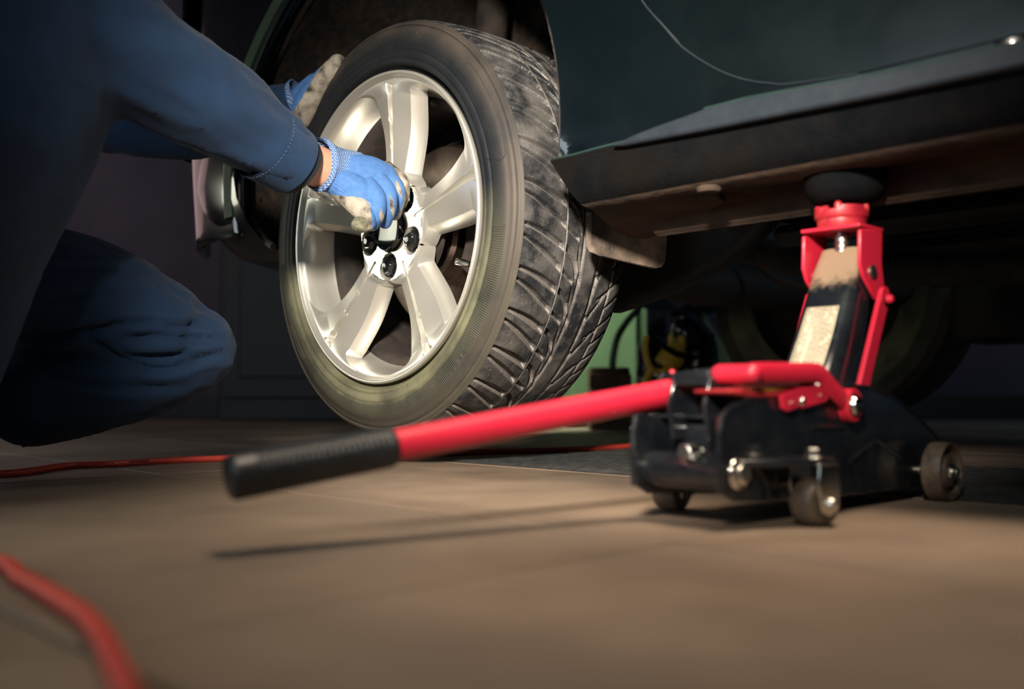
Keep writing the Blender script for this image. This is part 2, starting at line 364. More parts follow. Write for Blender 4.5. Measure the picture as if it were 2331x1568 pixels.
# dark panelled cupboard doors behind the wheel
cb = thing('panelled_cupboard', 'tall dark brown panelled cupboard against the back wall behind the wheel', 'cupboard', (-.88, 4.0, 0))
mk('carcass', box(-.30, 1.5, 0, .25, 0, 2.2), M['cab'], cb, bevel=.006)
for k, x in enumerate((-.28, .32, .92)):
    d = mk('door', box(x, x + .57, -.02, 0, .09, 2.1), M['cab'], cb, bevel=.004)
    mk('raised_panel', box(x + .07, x + .50, -.032, -.021, .17, 2.0), M['cab'], d, bevel=.008)
    mk('knob', lathe([(1e-4, -.05), (.012, -.047), (.015, -.035), (.007, -.025), (.006, -.02)], 16, 'Y', (x + .04, 0, 1.0)), M['steel'], d)

# ------------------------------------------------------------ things far behind, seen under the car
gc = thing('green_locker', 'green metal locker seen under the car behind the wheel', 'locker', (0, 0, 0))
x0, z0 = P(1290, 900, 3.2)[0], 0; x1 = P(1478, 900, 3.2)[0]
mk('body', box(x0, x1, 3.2, 3.6, .03, 1.1), M['wallg'], gc, bevel=.01)
mk('plinth', box(x0 + .02, x1 - .02, 3.23, 3.58, 0, .03), M['cab'], gc)
mk('door', box(x0 + .03, x1 - .04, 3.185, 3.199, .08, 1.05), M['wallg'], gc, bevel=.004)
g2 = thing('green_waste_bin', 'dark green bin with a sloping shoulder seen between wheel and jack', 'bin', (0, 0, 0))
bx = lambda px, py: (P(px, py, 3.5)[0], max(0, P(px, py, 3.5)[2]))
mk('body', plate([bx(1600, 700), bx(1560, 960), bx(1720, 960), bx(1722, 900), bx(1700, 845), bx(1640, 765)], 3.5, 3.9), M['wallg'], g2, bevel=.02)
mk('lid', join(box(bx(1560, 0)[0], bx(1650, 0)[0], 3.48, 3.92, bx(0, 700)[1], bx(0, 690)[1])), M['cab'], g2, bevel=.005)
hs = [P(1425, 735, 3.1), P(1405, 770, 3.12), P(1395, 820, 3.12), P(1394, 870, 3.12), P(1394, 925, 3.1)]
hs.append(np.array([hs[-1][0], 3.1, .02])); hs.insert(0, P(1455, 700, 3.1))
tag(mk('black_hose', sweep(smooth_path(hs), .011, 12), M['sill']), 'thick black hose hanging in front of the green locker', 'hose')
bb = thing('wooden_crate', 'small dark brown crate standing before the green locker', 'crate', (0, 0, 0))
xa, xb, zt = P(1345, 850, 2.9)[0], P(1434, 850, 2.9)[0], P(0, 836, 2.9)[2]
mk('side_panel', box(xa, xb, 2.9, 3.05, 0.0, zt), M['box'], bb, bevel=.004)
for k in range(2):
    mk('slat', box(xa - .004, xb + .004, 2.888, 2.899, .02 + k * (zt - .08), .06 + k * (zt - .08)), M['box'], bb, bevel=.002)
# yellow and black machine
ym = thing('yellow_power_tool', 'yellow and black power tool standing behind the jack under the car', 'power tool', (0, 0, 0))
yd = 2.7
q = lambda px, py, d=0: tuple(P(px, py, yd + d))
mk('yellow_body', join(sweep([q(1512, 835), q(1530, 812), q(1546, 790)], [.034, .036, .026], 18), limb([(*q(1548, 786), .017), (*q(1551, 772), .012)], 16)), M['yellow'], ym)
mk('black_band', sweep([q(1512, 790, -.03), q(1540, 806, -.045), q(1566, 812, -.03)], .008, 10), M['sill'], ym)
mk('black_motor', limb([(*q(1488, 800, .05), .045), (*q(1492, 850, .05), .05)], 20), M['black'], ym)
mk('yellow_frame', sweep(smooth_path([q(1472, 765), q(1468, 790), q(1474, 822), q(1484, 840), q(1500, 846), q(1520, 840)], 5), .008, 10), M['yellow'], ym)
mk('yellow_leg', sweep(smooth_path([q(1484, 840), q(1470, 870), q(1464, 930), (q(1464, 930)[0], yd, .01)], 5), .010, 10), M['yellow'], ym)
mk('yellow_bracket', sweep([q(1527, 762), q(1525, 785)], .006, 10), M['yellow'], ym)
ax_, ay_, az_ = q(1600, 850)
mk('black_housing', limb([(ax_, ay_ + .1, .05, .05), (ax_, ay_ + .1, az_ + .06, .062), (ax_ - .02, ay_ + .1, az_ + .12, .05)], 20), M['black'], ym)
for k, (a, b, c_) in enumerate([(770, 795, 790), (785, 815, 812), (800, 838, 835)]):
    mk('cable', sweep(smooth_path([q(1475, a - 12), q(1530, b), q(1590, c_ + 2), q(1625, c_ - 30)], 6), .004, 8), M['sill'], ym)

pl = thing('flat_board', 'low dark board lying on the floor at the far left', 'board', (0, 0, 0))
pa = P(-60, 968, 3.2); pb = P(76, 968, 3.2)
mk('board', box(pa[0], pb[0], 3.2, 3.5, 0, .028), M['box'], pl, bevel=.003)
mk('handle', box(pa[0] + .03, pb[0] - .03, 3.18, 3.2, .01, .02), M['steel'], pl, bevel=.002)

# ------------------------------------------------------------ red-orange air hose on the floor
def onfloor(px, py, z=.0): 
    r = ray(px, py); k = (z - EYE) / r[2]; return np.array([0, 0, EYE]) + r * k
hp = [(300, 1600), (265, 1520), (235, 1455), (195, 1405), (130, 1362), (50, 1318), (-60, 1275)]
HR = .0050
far = [(-40, 1080), (60, 1073), (150, 1060), (250, 1056), (340, 1050), (450, 1045), (560, 1041), (680, 1036), (800, 1033), (930, 1033), (1060, 1029), (1190, 1026), (1320, 1022), (1400, 1017), (1455, 1013), (1560, 1012), (1700, 1006)]
pn = [onfloor(a, b, HR) for a, b in hp]; pf = [onfloor(a, b, HR) for a, b in far]
loop = [np.array([-.50, .62, HR]), np.array([-.66, .78, HR]), np.array([-.78, 1.02, HR]), np.array([-.84, 1.22, HR])]
path = [p for p in pn] + loop + pf
path = [p if not ((p @ CAR.Y) > 1.0 and (p @ CAR.X) > -1.25) else p + np.array([0, 0, .0055]) for p in path]
hose = tag(mk('air_hose', sweep(smooth_path(path, 6), HR, 14), M['hose'], smooth=180), 'thin orange-red air hose running across the floor past the wheel', 'hose')
# printed marks along the hose
rn = random.Random(7); Vs = []
for px in list(range(236, 350, 3)):
    if rn.random() < .3 or 246 > px > 240: continue
    t = (px - 250) / 90.0; py = 1056 - 6 * t if px >= 250 else 1057
    c = onfloor(px, py, HR); d = (pf[4] - pf[3]); d = d / np.linalg.norm(d); nrm = np.array([d[1], -d[0], .35]); nrm = nrm / np.linalg.norm(nrm)
    cc = c + nrm * (HR * .96); u = np.cross(nrm, d); h = .0005 + rn.random() * .0012; l = .0006 + rn.random() * .0012
    p0 = cc + nrm * .0004
    V = [tuple(p0 - d * l - u * h), tuple(p0 + d * l - u * h), tuple(p0 + d * l + u * h), tuple(p0 - d * l + u * h)]
    V += [tuple(np.array(v) - nrm * .0006) for v in V]
    Vs.append((V, [(0, 1, 2, 3), (4, 7, 6, 5), (0, 4, 5, 1), (1, 5, 6, 2), (2, 6, 7, 3), (3, 7, 4, 0)]))
mk('printed_marking', join(*Vs), M['ink'], hose, smooth=0, label='tiny black printed marks')

# ------------------------------------------------------------ the car
car = thing('car', 'dark green car jacked up with its wheel arch open above the wheel', 'car', tuple(CAR.o), CAR.t)
AX, AZ, AR = -.03, .45, .40
def panel_outer(t):
    """outer border of the quarter panel in the direction t (deg from +x)"""
    dx, dz = cos(t), sin(t); best = 9
    lims = []
    if dx > 1e-6: lims.append((.93 - AX) / dx)
    if dx < -1e-6: lims.append((-.80 - AX) / dx)
    if dz > 1e-6: lims.append((1.05 - AZ) / dz)
    if dz < -1e-6: lims.append((.395 - AZ) / dz)
    return min(lims)
def side_y(x, z):
    y = -.016 - .014 * math.exp(-((z - .62) / .16) ** 2) * min(1, max(0, (.2 - x) / .3))
    if x < -.45: y += .55 * (-.45 - x) ** 2 + .9 * max(0, -.62 - x) ** 1.5
    return y
def quarter():
    V = []; Fc = []; n = 150
    t0 = math.asin((.393 - AZ) / AR); ts = np.linspace(t0, pi - t0, n)
    rad = None
    for t in ts:
        Ro = max(panel_outer(t), AR + .001); dx, dz = cos(t), sin(t)
        if t < 0 or t > pi: Ro = max(Ro, AR + .002)
        rr = [(AR - .004, .030), (AR - .005, .004), (AR, -.004), (AR + .006, -.008)]
        for r, yy in rr: V.append((AX + r * dx, yy + side_y(AX + r * dx, .45 + r * dz) * .9, AZ + r * dz))
        for k in range(1, 15):
            f = (k / 14) ** 1.3; r = AR + .007 + (Ro - AR - .007) * f if Ro > AR + .007 else AR + .007 + .0005 * k
            x, z = AX + r * dx, AZ + r * dz
            V.append((x, side_y(x, z) - .004 * (1 - f) ** 6, z))
    m = 18
    for i in range(n - 1):
        for k in range(m - 1): Fc.append((i * m + k, i * m + k + 1, (i + 1) * m + k + 1, (i + 1) * m + k))
    return V, Fc
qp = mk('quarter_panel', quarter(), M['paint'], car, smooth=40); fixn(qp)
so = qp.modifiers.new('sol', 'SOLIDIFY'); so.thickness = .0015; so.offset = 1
# arch flange on the rear side, its catch of light painted as lighter green
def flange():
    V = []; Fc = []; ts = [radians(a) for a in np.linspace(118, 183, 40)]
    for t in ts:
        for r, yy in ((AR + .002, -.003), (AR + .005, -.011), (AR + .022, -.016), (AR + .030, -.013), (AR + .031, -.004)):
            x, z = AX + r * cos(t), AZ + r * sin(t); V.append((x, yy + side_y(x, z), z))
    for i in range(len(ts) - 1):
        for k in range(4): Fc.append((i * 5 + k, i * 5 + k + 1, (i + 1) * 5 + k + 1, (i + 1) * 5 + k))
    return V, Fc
o = mk('arch_flange', flange(), M['litlip'], car, label='wheel arch flange with its lit green painted in'); fixn(o)
# door with the rounded rear lower corner
dc = [CAR.on(px, py, -.02) for px, py in [(1440, -60), (1460, 0), (1510, 60), (1550, 105), (1600, 140), (1650, 166), (1700, 182), (1750, 189), (1800, 190), (1950, 168)]]
zt = dc[-1][1]
def doorpoly(g=0):
    p = [(x + g, z + g) for x, z in dc] + [(1.9, zt + g - .006), (1.9, 1.05), (.42 + g, 1.05)]
    return p
dm = plate(doorpoly(), -.0195, -.0150)
door = mk('rear_door', dm, M['paint'], car, smooth=30, bevel=.0012)
mk('door_highlight', sweep(smooth_path([(x, -.0192, z) for x, z in dc], 4), .0009, 6), M['mould'], door)  # thin lighter tube added as the highlight along the door edge
mk('handle', sweep(smooth_path([(.62, -.04, .93), (.65, -.07, .935), (.75, -.075, .94), (.85, -.07, .94), (.88, -.04, .94)], 5), .011, 12), M['paint'], door)
mk('front_panel', box(.93, 2.9, -.03, -.015, .39, 1.05), M['paint'], car, bevel=.003)
# grey rubbing strip on top of the sill
mu = [CAR.on(px, py, -.05) for px, py in [(1385, 333), (1440, 306), (1500, 283), (1560, 262), (1600, 247), (1700, 222), (1800, 204), (2000, 165), (2331, 92)]]
ml = [CAR.on(px, py, -.05) for px, py in [(2331, 150), (2000, 218), (1800, 257), (1600, 297), (1418, 331)]]
mo = plate([mu[0]] + mu[1:] + [(2.3, mu[-1][1]), (2.3, ml[0][1])] + ml, -.05, -.030)
mk('sill_moulding', mo, M['mould'], car, smooth=30, bevel=.004, label='grey satin moulding along the sill')
mk('moulding_highlight', sweep([(x, -.047, z + .0005) for x, z in mu[4:]] + [(2.3, -.047, mu[-1][1])], .0014, 8), M['edge'], car)  # thin strip coloured as the highlight along the moulding
# matt black sill: cross-section swept along the car, with the end by the wheel cut to the arch
def sill():
    V = []; Fc = []
    sec = [(-.012, .398), (-.036, .3965), (-.040, .392), (-.036, .380), (-.030, .355), (-.018, .338), (0.0, .332), (.035, .334), (.055, .345), (.075, .346), (.08, .31), (.086, .306), (.092, .31), (.10, .35), (.20, .362)]
    xs = [0, .01, .04, .10, .3, .8, 2.4]
    for i, x in enumerate(xs):
        for (y, z) in sec:
            xe = .372 + max(0, (.395 - z)) * .55
            V.append((xe + x + (0.02 * (y > .07)), y, z))
    m = len(sec)
    for i in range(len(xs) - 1):
        for k in range(m - 1): Fc.append((i * m + k, i * m + k + 1, (i + 1) * m + k + 1, (i + 1) * m + k))
    Fc.append(tuple(range(m))[::-1])
    return V, Fc
si = mk('sill', sill(), [M['sill'], M['under']], car, smooth=40); fixn(si)
for p in si.data.polygons:
    if p.center.z < .3485 and p.center.y > -.022: p.material_index = 1
si.data.update()
mk('sill_highlight', sweep([(.372, -.036, .394), (.45, -.0385, .3955), (.56, -.039, .3965)], .0018, 8), M['edge'], car, label='thin painted highlight on the paint edge over the sill')  # tube standing in for the highlight where the paint ends
# scuffed tray / end of the sill underside
tp = [CAR.on(px, py, .05) for px, py in [(1345, 478), (1400, 540), (1440, 560), (1500, 540), (1640, 470), (1655, 448), (1560, 452)]]
def tray():
    P3 = []
    for (px, py, yy) in [(1345, 477, .0), (1390, 474, .005), (1480, 462, .01), (1575, 448, .01), (1640, 452, .02), (1650, 462, .05), (1600, 490, .09), (1520, 520, .12), (1480, 545, .13), (1440, 545, .12), (1400, 528, .09)]:
        x, z = CAR.on(px, py, yy); P3.append((x, yy, z))
    n = len(P3); V = P3 + [(x, y, z + .01) for x, y, z in P3]
    return V, [tuple(range(n)), tuple(range(2 * n - 1, n - 1, -1))] + [(i, i + n, (i + 1) % n + n, (i + 1) % n) for i in range(n)]
o = mk('jacking_channel', tray(), M['under'], car, bevel=.003); fixn(o)
x, z = CAR.on(1590, 453, -.0)
mk('drain_plug', lathe([(1e-4, -.004), (.012, -.004), (.014, -.001), (.014, .002)], 20, 'Z', (.58, -.004, .333)), M['under'], car)
# small mud flap behind the sill end
def flap():
    pts = [(1333, 482, .06), (1331, 556, .06), (1340, 574, .06), (1362, 583, .07), (1420, 598, .12), (1480, 612, .17), (1496, 609, .18), (1504, 596, .185), (1509, 530, .19), (1508, 505, .19), (1400, 490, .12)]
    P3 = []
    for px, py, yy in pts:
        x, z = CAR.on(px, py, yy); P3.append((x, yy, z))
    n = len(P3); V = P3 + [(x + .006, y + .004, z) for x, y, z in P3]
    return V, [tuple(range(n)), tuple(range(2 * n - 1, n - 1, -1))] + [(i, i + n, (i + 1) % n + n, (i + 1) % n) for i in range(n)]
o = mk('mud_flap', flap(), M['flap'], car, bevel=.003, label='small dusty rubber mud flap'); fixn(o)
# wheel housing: felt liner
def liner():
    V = []; Fc = []; n = 60; ys = [.012, .03, .10, .2, .3, .36]
    t0, t1 = radians(-12), radians(192)
    for i in range(n + 1):
        t = t0 + (t1 - t0) * i / n
        for k, y in enumerate(ys):
            r = AR + .006 + .008 * sin(5 * t + 9 * y) * (k > 1) - (.0 if k else .006) + .004 * sin(17 * t) * (k > 1)
            V.append((AX + r * cos(t), y, AZ + r * sin(t)))
    m = len(ys)
    for i in range(n):
        for k in range(m - 1): Fc.append((i * m + k, i * m + k + 1, (i + 1) * m + k + 1, (i + 1) * m + k))
    c = len(V); V.append((AX, .36, AZ))
    for i in range(n): Fc.append((i * m + m - 1, c, (i + 1) * m + m - 1))
    return V, Fc
o = mk('wheel_liner', liner(), M['liner'], car, smooth=50, label='brown felt liner of the wheel housing'); fixn(o)
s_ = o.modifiers.new('sol', 'SOLIDIFY'); s_.thickness = .004; s_.offset = 0
# liner edge rim at the rear, dusty
lp = [CAR.on(px, py, .005) for px, py in [(556, 392), (557, 425), (561, 455), (570, 488), (585, 520), (602, 545), (622, 562)]]
mk('liner_edge', sweep(smooth_path([(x, .005, z) for x, z in lp], 4), .0065, 10), M['flap'], car, label='dusty pale edge of the liner')
le = [CAR.on(px, py, .0) for px, py in [(661, 18), (646, 60), (628, 105), (610, 160), (603, 190), (597, 230)]]
mk('liner_edge', sweep(smooth_path([(x, .0, z) for x, z in le], 4), .004, 10), M['flap'], car)
# rear bumper
def bumper():
    rows = [(.60, -.022), (.56, -.030), (.50, -.034), (.46, -.032), (.42, -.024), (.385, -.010), (.366, .010), (.358, .05), (.36, .12)]
    V = []; Fc = []; n = 26
    for i in range(n):
        f = i / (n - 1)
        for z, y in rows:
            xl = -.72 + .9 * max(0, .50 - z) ** 1.0 * .9; xr = -.335 - .09 * min(1, max(0, (z - .358) / .12)) ** .6
            s = 1 - f; x = xr + (xl - xr) * s
            yy = y + .14 * s ** 4 + .03 * s ** 9
            V.append((x, yy, z))
        # corner wrap
    for i in range(14):
        f = (i + 1) / 14
        for z, y in rows:
            xl = -.72 + .9 * max(0, .50 - z) * .9
            V.append((xl - .03 * sin(f * pi / 2) * .6, y + .17 + 1.4 * f, z))
    m = len(rows)
    order = [n - 1 - i for i in range(n)] + [n + i for i in range(14)]
    for a, b in zip(order[:-1], order[1:]):
        for k in range(m - 1): Fc.append((a * m + k, a * m + k + 1, b * m + k + 1, b * m + k))
    return V, Fc
bp = mk('rear_bumper', bumper(), M['paint'], car, smooth=60); fixn(bp)
bl = [CAR.on(px, py, -.035) for px, py in [(412, 362), (520, 360), (526, 450), (445, 497), (428, 470)]]
mk('bumper_panel', plate(bl, .018, .03), M['mould'], car, bevel=.004, smooth=30, label='satin lower panel of the bumper corner')
# rear body corner going away
def rear():
    V = []; Fc = []; zs = [.60, .75, .9, 1.05]; pts = [(-.70, -.005), (-.76, .02), (-.80, .08), (-.815, .2), (-.82, .7), (-.82, 1.4)]
    for x, y in pts:
        for z in zs: V.append((x, y, z))
    for i in range(len(pts) - 1):
        for k in range(3): Fc.append((i * 4 + k, i * 4 + k + 1, (i + 1) * 4 + k + 1, (i + 1) * 4 + k))
    return V, Fc
o = mk('tail_panel', rear(), M['paint'], car, smooth=60); fixn(o)
# upper closing panel, added unseen to keep light out of the housings
mk('light_block_panel', box(-.78, .40, .03, 1.5, 1.0, 1.04), M['underd'], car)
mk('cabin_floor', box(.42, 2.8, .1, 1.5, .365, .40), M['underd'], car, bevel=.004)
mk('boot_well', box(-.75, -.42, .37, 1.4, .42, 1.0), M['underd'], car, bevel=.02)
mk('inner_wall', box(-.72, .42, .365, .40, .50, 1.0), M['underd'], car)
# underbody ribs
for k, (y, z, h) in enumerate([(.22, .352, .012), (.42, .345, .02), (.66, .338, .025), (.95, .33, .03)]):
    mk('floor_rib', sweep([(.42, y, z), (1.2, y + .01, z), (2.4, y, z)], (.03, h * .8), 12), M['underd'], car)
mk('exhaust_pipe', sweep(smooth_path([(2.4, .72, .315), (1.4, .74, .31), (.8, .70, .30), (.45, .62, .31), (.25, .60, .36), (.05, .64, .42)], 8), .026, 18), M['cast'], car)
mk('exhaust_silencer', limb([(1.5, .74, .315, .07, .045), (1.1, .74, .31, .075, .05), (.95, .73, .31, .06, .045)], 24), M['underd'], car)
for k, px in enumerate([(2220, 450)]):
    x, z = CAR.on(2220, 450, .17)
    mk('floor_plug', lathe([(1e-4, -.006), (.022, -.006), (.026, -.003), (.028, .002)], 24, 'Z', (x, .17, .358)), M['under'], car)
# jacking pad above the saddle
SX, SY = .155, 0
jp = CAR.loc(P(1925, 470, 1.02))
mk('jack_pad', lathe([(1e-4, -.0175), (.024, -.0175), (.034, -.012), (.040, -.002), (.043, .02), (.043, .05)], 32, 'Z', (jp[0], jp[1], jp[2] + .018)), M['sill'], car, label='black rubber jacking pad')
# suspension arm and dark curved guard
def guard():
    pts = [(1330, 560, .30), (1385, 716, .30), (1450, 695, .30), (1560, 650, .30), (1640, 610, .30), (1700, 566, .30), (1745, 520, .30), (1768, 486, .30), (1740, 440, .30), (1500, 430, .30), (1330, 450, .30)]
    poly = [CAR.on(px, py, .34) for px, py, _ in pts]
    return plate(poly, .33, .37)
mk('trailing_guard', guard(), M['underd'], car, bevel=.014, smooth=40)
ap = [CAR.on(px, py, .40) for px, py in [(1400, 500), (1600, 500), (1850, 480)]]
mk('brake_line', sweep(smooth_path([tuple(CAR.loc(P(px, py, 2.0))) for px, py in [(1715, 580), (1735, 612), (1770, 638), (1830, 652), (1900, 658)]], 5), .006, 8), M['under'], car)
mk('cross_member', sweep([tuple(CAR.loc(P(1500, 560, 2.2))), tuple(CAR.loc(P(1800, 600, 2.25))), tuple(CAR.loc(P(2331, 600, 2.3)))], (.06, .10), 16), M['underd'], car)
mk('axle_beam', sweep([(.02, .38, .36), (.03, .75, .33), (.02, 1.2, .35)], .045, 18), M['underd'], car)
mk('spring_arm', limb([(-.02, .30, .36, .05), (.18, .36, .40, .05), (.42, .42, .42, .05)], 16), M['underd'], car)
mk('far_floor', box(.3, 2.6, 1.3, 1.5, .22, .40), M['underd'], car, bevel=.02)
# brake
bd = mk('brake_disc', join(lathe([(.070, .100), (.074, .098), (.142, .098), (.145, .101), (.145, .119), (.142, .122), (.07, .122)], 96, 'Y', (0, 0, WZ)),
        lathe([(1e-4, .068), (.066, .068), (.072, .074), (.074, .098)], 64, 'Y', (0, 0, WZ))), M['disc'], car, label='bluish brown brake disc')
mk('backing_plate', lathe([(.05, .14), (.155, .14), (.158, .13), (.156, .142), (.05, .15)], 64, 'Y', (0, 0, WZ)), M['cast'], car)
def caliper():
    V = []; Fc = []
    a = [radians(d) for d in range(60, 128, 6)]
    for t in a:
        for r, y in ((.092, .07), (.14, .066), (.163, .08), (.166, .13), (.15, .155), (.092, .15)):
            V.append((r * sin(t), y, WZ + r * cos(t)))
    m = 6
    for i in range(len(a) - 1):
        for k in range(m): Fc.append((i * m + k, i * m + (k + 1) % m, (i + 1) * m + (k + 1) % m, (i + 1) * m + k))
    Fc.append(tuple(range(m))); Fc.append(tuple((len(a) - 1) * m + k for k in range(m))[::-1]); return V, Fc
o = mk('brake_caliper', caliper(), M['cast'], car, bevel=.004); fixn(o)
mk('hub_carrier', limb([(0, .15, WZ, .06), (0, .30, WZ, .055)], 24), M['cast'], car)
mk('damper', sweep([(-.06, .20, .25), (-.08, .26, .55), (-.08, .30, .95)], [.022, .028, .03], 16), M['cast'], car)
# far-side wheel of the car
fw = mk('far_wheel', lathe([(.20, 1.30), (.26, 1.285), (.30, 1.29), (.315, 1.31), (.317, 1.39), (.315, 1.47), (.30, 1.49), (.26, 1.495), (.20, 1.48)], 72, 'Y', (0.0, 0, .36)), M['side'], car)
mk('rim', lathe([(1e-4, 1.36), (.19, 1.36), (.20, 1.30), (.205, 1.30), (.205, 1.48), (.19, 1.42), (1e-4, 1.42)], 48, 'Y', (0, 0, .36)), M['cast'], fw)

# ------------------------------------------------------------ the wheel being fitted
wh = thing('alloy_car_wheel', 'five twin-spoke silver alloy wheel with dusty low-profile tyre held at the hub', 'wheel', tuple(WH.o), WH.t)
def mirror_y(p, w=.212): return [(r, w - y) for r, y in p[::-1]]
outer = [(.3085, .0125), (.3066, .0095), (.3055, .0088), (.3050, .0072), (.3030, .0060), (.3012, .0056), (.3004, .0070), (.2994, .0072), (.2985, .0050), (.294, .0030), (.2895, .0018), (.2885, .0006), (.282, -.0012), (.275, -.0026),
         (.268, -.0032), (.2645, -.0032), (.2635, -.0022), (.2625, -.0022), (.2615, -.0034), (.258, -.0036), (.2525, -.0032), (.2515, -.0020), (.249, -.0018), (.2475, -.0030), (.245, -.0026), (.2430, -.0008), (.2412, .0035), (.2395, .0095), (.236, .013), (.226, .013)]
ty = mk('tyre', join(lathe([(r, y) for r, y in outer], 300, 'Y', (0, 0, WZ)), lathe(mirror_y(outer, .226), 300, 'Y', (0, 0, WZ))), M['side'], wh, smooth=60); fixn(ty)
# raised oval badge outline and ticks on the sidewall
def side_at(r):
    for (r0, y0), (r1, y1) in zip(outer[:-1], outer[1:]):
        if r1 <= r <= r0: return y0 + (y1 - y0) * (r0 - r) / (r0 - r1)
    return 0
def on_side(r, phi, off=-.0003): return (r * sin(phi), side_at(r) + off, WZ + r * cos(phi))
for a0, a1, ra, rb in ((47, 77, .2735, .2905), (228, 240, .2735, .283)):
    pts = []
    for t in np.linspace(a0, a1, 26): pts.append((rb, t))
    for t in np.linspace(90, -90, 9)[1:-1]: pts.append(((ra + rb) / 2 + (rb - ra) / 2 * sin(radians(t)), a1 + 1.7 * cos(radians(t))))
    for t in np.linspace(a1, a0, 26): pts.append((ra, t))
    for t in np.linspace(-90, 90, 9)[1:-1]: pts.append(((ra + rb) / 2 + (rb - ra) / 2 * sin(radians(t)), a0 - 1.7 * cos(radians(t))))
    pts.append(pts[0])
    mk('oval_outline', sweep([on_side(r, radians(a)) for r, a in pts], .0007, 6, caps=False), M['side'], ty)
tk = []
rn = random.Random(11)
for k in range(34):
    a = rn.uniform(0, 2 * pi); r = rn.choice([.2475, .2505, .262, .2885, .27]); l = rn.uniform(.002, .005)
    tk.append(sweep([on_side(r - l / 2, a), on_side(r, a + rn.uniform(.002, .006)), on_side(r + l / 2, a + .008)], .0004, 5))
mk('moulding_hairs', join(*tk), M['side'], ty, kind='stuff')
# faint moulded size marks low on the sidewall
tk = []
for k, a in enumerate([128, 130, 132.4, 134.5, 136.6, 139]):
    for j in range(rn.choice([2, 3])):
        r0 = .2835 + .002 * rn.random(); r1 = r0 - .009 + .004 * rn.random(); aa = radians(a + j * .55)
        tk.append(sweep([on_side(r0, aa), on_side(r1, aa + radians(rn.uniform(-.8, .8)))], .0006, 5))
mk('moulded_marking', join(*tk), M['side'], ty)
def tread():
    NP, per = 34, 46; na = NP * per
    base = np.linspace(0, .2, 150)
    extra = np.concatenate([np.linspace(c - .0022, c + .0022, 9) for c in (.071, .1065, .140, .1745)] + [np.linspace(-.003, .004, 8)])
    W = np.unique(np.round(np.concatenate([base, extra]), 5)); W = W[W >= 0]; nw = len(W)
    s = np.arange(na) / per
    Sg, Wg = np.meshgrid(s, W, indexing='ij'); PL = .0585
    dep = np.zeros_like(Sg); dust = np.zeros_like(Sg)
    rng = np.random.default_rng(3)
    def ring(center, hw, d, edge=.0012, du=0.3):
        nonlocal dep, dust
        x = np.abs(Wg - center); k = np.clip((hw + edge - x) / edge, 0, 1)
        dep = np.maximum(dep, k * d); dust = np.maximum(dust, np.clip((hw + edge + .0006 - x) / .001, 0, 1) * du)
    def groove(w0, w1, fn, hw, d, edge=.0016, du=.75, taper=.003, side=1):
        nonlocal dep, dust
        t = (Wg - w0) / (w1 - w0); inside = np.clip((Wg - w0) / taper + .15, 0, 1) * np.clip((w1 - Wg) / taper, 0, 1)
        inside = np.where((t >= -.0) & (t <= 1), inside, 0)
        tt = np.clip(t, 0, 1); sc = fn(tt); dsc = (fn(np.clip(tt + .01, 0, 1)) - fn(np.clip(tt - .01, 0, 1))) / (.02 * (w1 - w0)) * PL
        g = 1 / np.sqrt(1 + dsc ** 2)
        H = hw(tt, Sg) if callable(hw) else hw
        u = ((Sg - sc + .5) % 1.0) - .5; x = u * PL * g
        k = np.clip((H + edge - np.abs(x)) / edge, 0, 1) * (inside > .01) * np.clip(inside * 1.4, 0, 1)
        dep = np.maximum(dep, k * d)
        e2 = .0022   # dusty chamfer on the trailing wall
        kk = np.clip((x * side - H * .1) / .0006, 0, 1) * np.clip((H + edge + e2 - x * side) / .0006, 0, 1) * (inside > .01)
        dust = np.maximum(dust, kk * du); dep = np.maximum(dep, kk * np.clip((H + edge + e2 - x * side) / e2, 0, 1) * .0012)
    # outer shoulder pairs
    groove(.001, .0695, lambda t: .43 * (.35 * t + .65 * t ** 1.6), lambda t, s_: .0010 + .0024 * np.clip(t * 1.8, 0, 1), .0085)
    groove(.001, .0695, lambda t: .27 + .66 * (.6 * t + .4 * t ** 1.4), lambda t, s_: .0008 + .0021 * np.clip(t * 2, 0, 1), .0085)
    groove(.0725, .1015, lambda t: .45 + .62 * t ** 1.9, lambda t, s_: .0026 - .0004 * t, .008, du=.4)
    groove(.0725, .0965, lambda t: .95 + .26 * t, .0014, .006)
    ring(.071, .0005, .0018, .0008, .35)
    # main grooves with zig-zag wedge edges
    ring(.1065, .0012, .003, .0025, .25)
    groove(.096, .112, lambda t: .45 + .75 * t, lambda t, s_: .0018 * (1 - t) + .0004, .0045, du=.95)
    fr_ = (Sg * 1.0) % 1.0
    x = np.abs(Wg - (.1405 - .002 * fr_)); hw = .0012 + .0036 * (1 - fr_); k = np.clip((hw + .0012 - x) / .0012, 0, 1)
    dep = np.maximum(dep, k * .0055); dust = np.maximum(dust, k * .62)
    groove(.146, .168, lambda t: .05 - .62 * t, lambda t, s_: .0018 - .0008 * t, .0045, side=-1, du=.7)
    groove(.1525, .1735, lambda t: .62 - .26 * t, .0011, .0055, side=-1, du=.55)
    ring(.1745, .0016, .005, .0012, .5)
    groove(.1765, .2005, lambda t: .30 - .34 * t, .0009, .006, side=-1, du=.5, taper=.001)
    groove(.1765, .2005, lambda t: .80 - .34 * t, .0009, .006, side=-1, du=.5, taper=.001)
    # little vent dimples
    for sw, ww in ((.62, .012), (.80, .022), (.55, .030), (.74, .040), (.12, .014), (.16, .028), (.70, .058)):
        u = ((Sg - sw + .5) % 1.0 - .5) * PL; x = np.sqrt(u ** 2 + (Wg - ww) ** 2); k = np.clip((.0011 - x) / .0005, 0, 1); dep = np.maximum(dep, k * .0016)
    yy = .0125 + Wg; c = (Wg - .1) / .1
    R = .3165 - .0062 * np.abs(c) ** 2.6 - .0018 * np.clip(np.abs(c) - .9, 0, 1) / .1
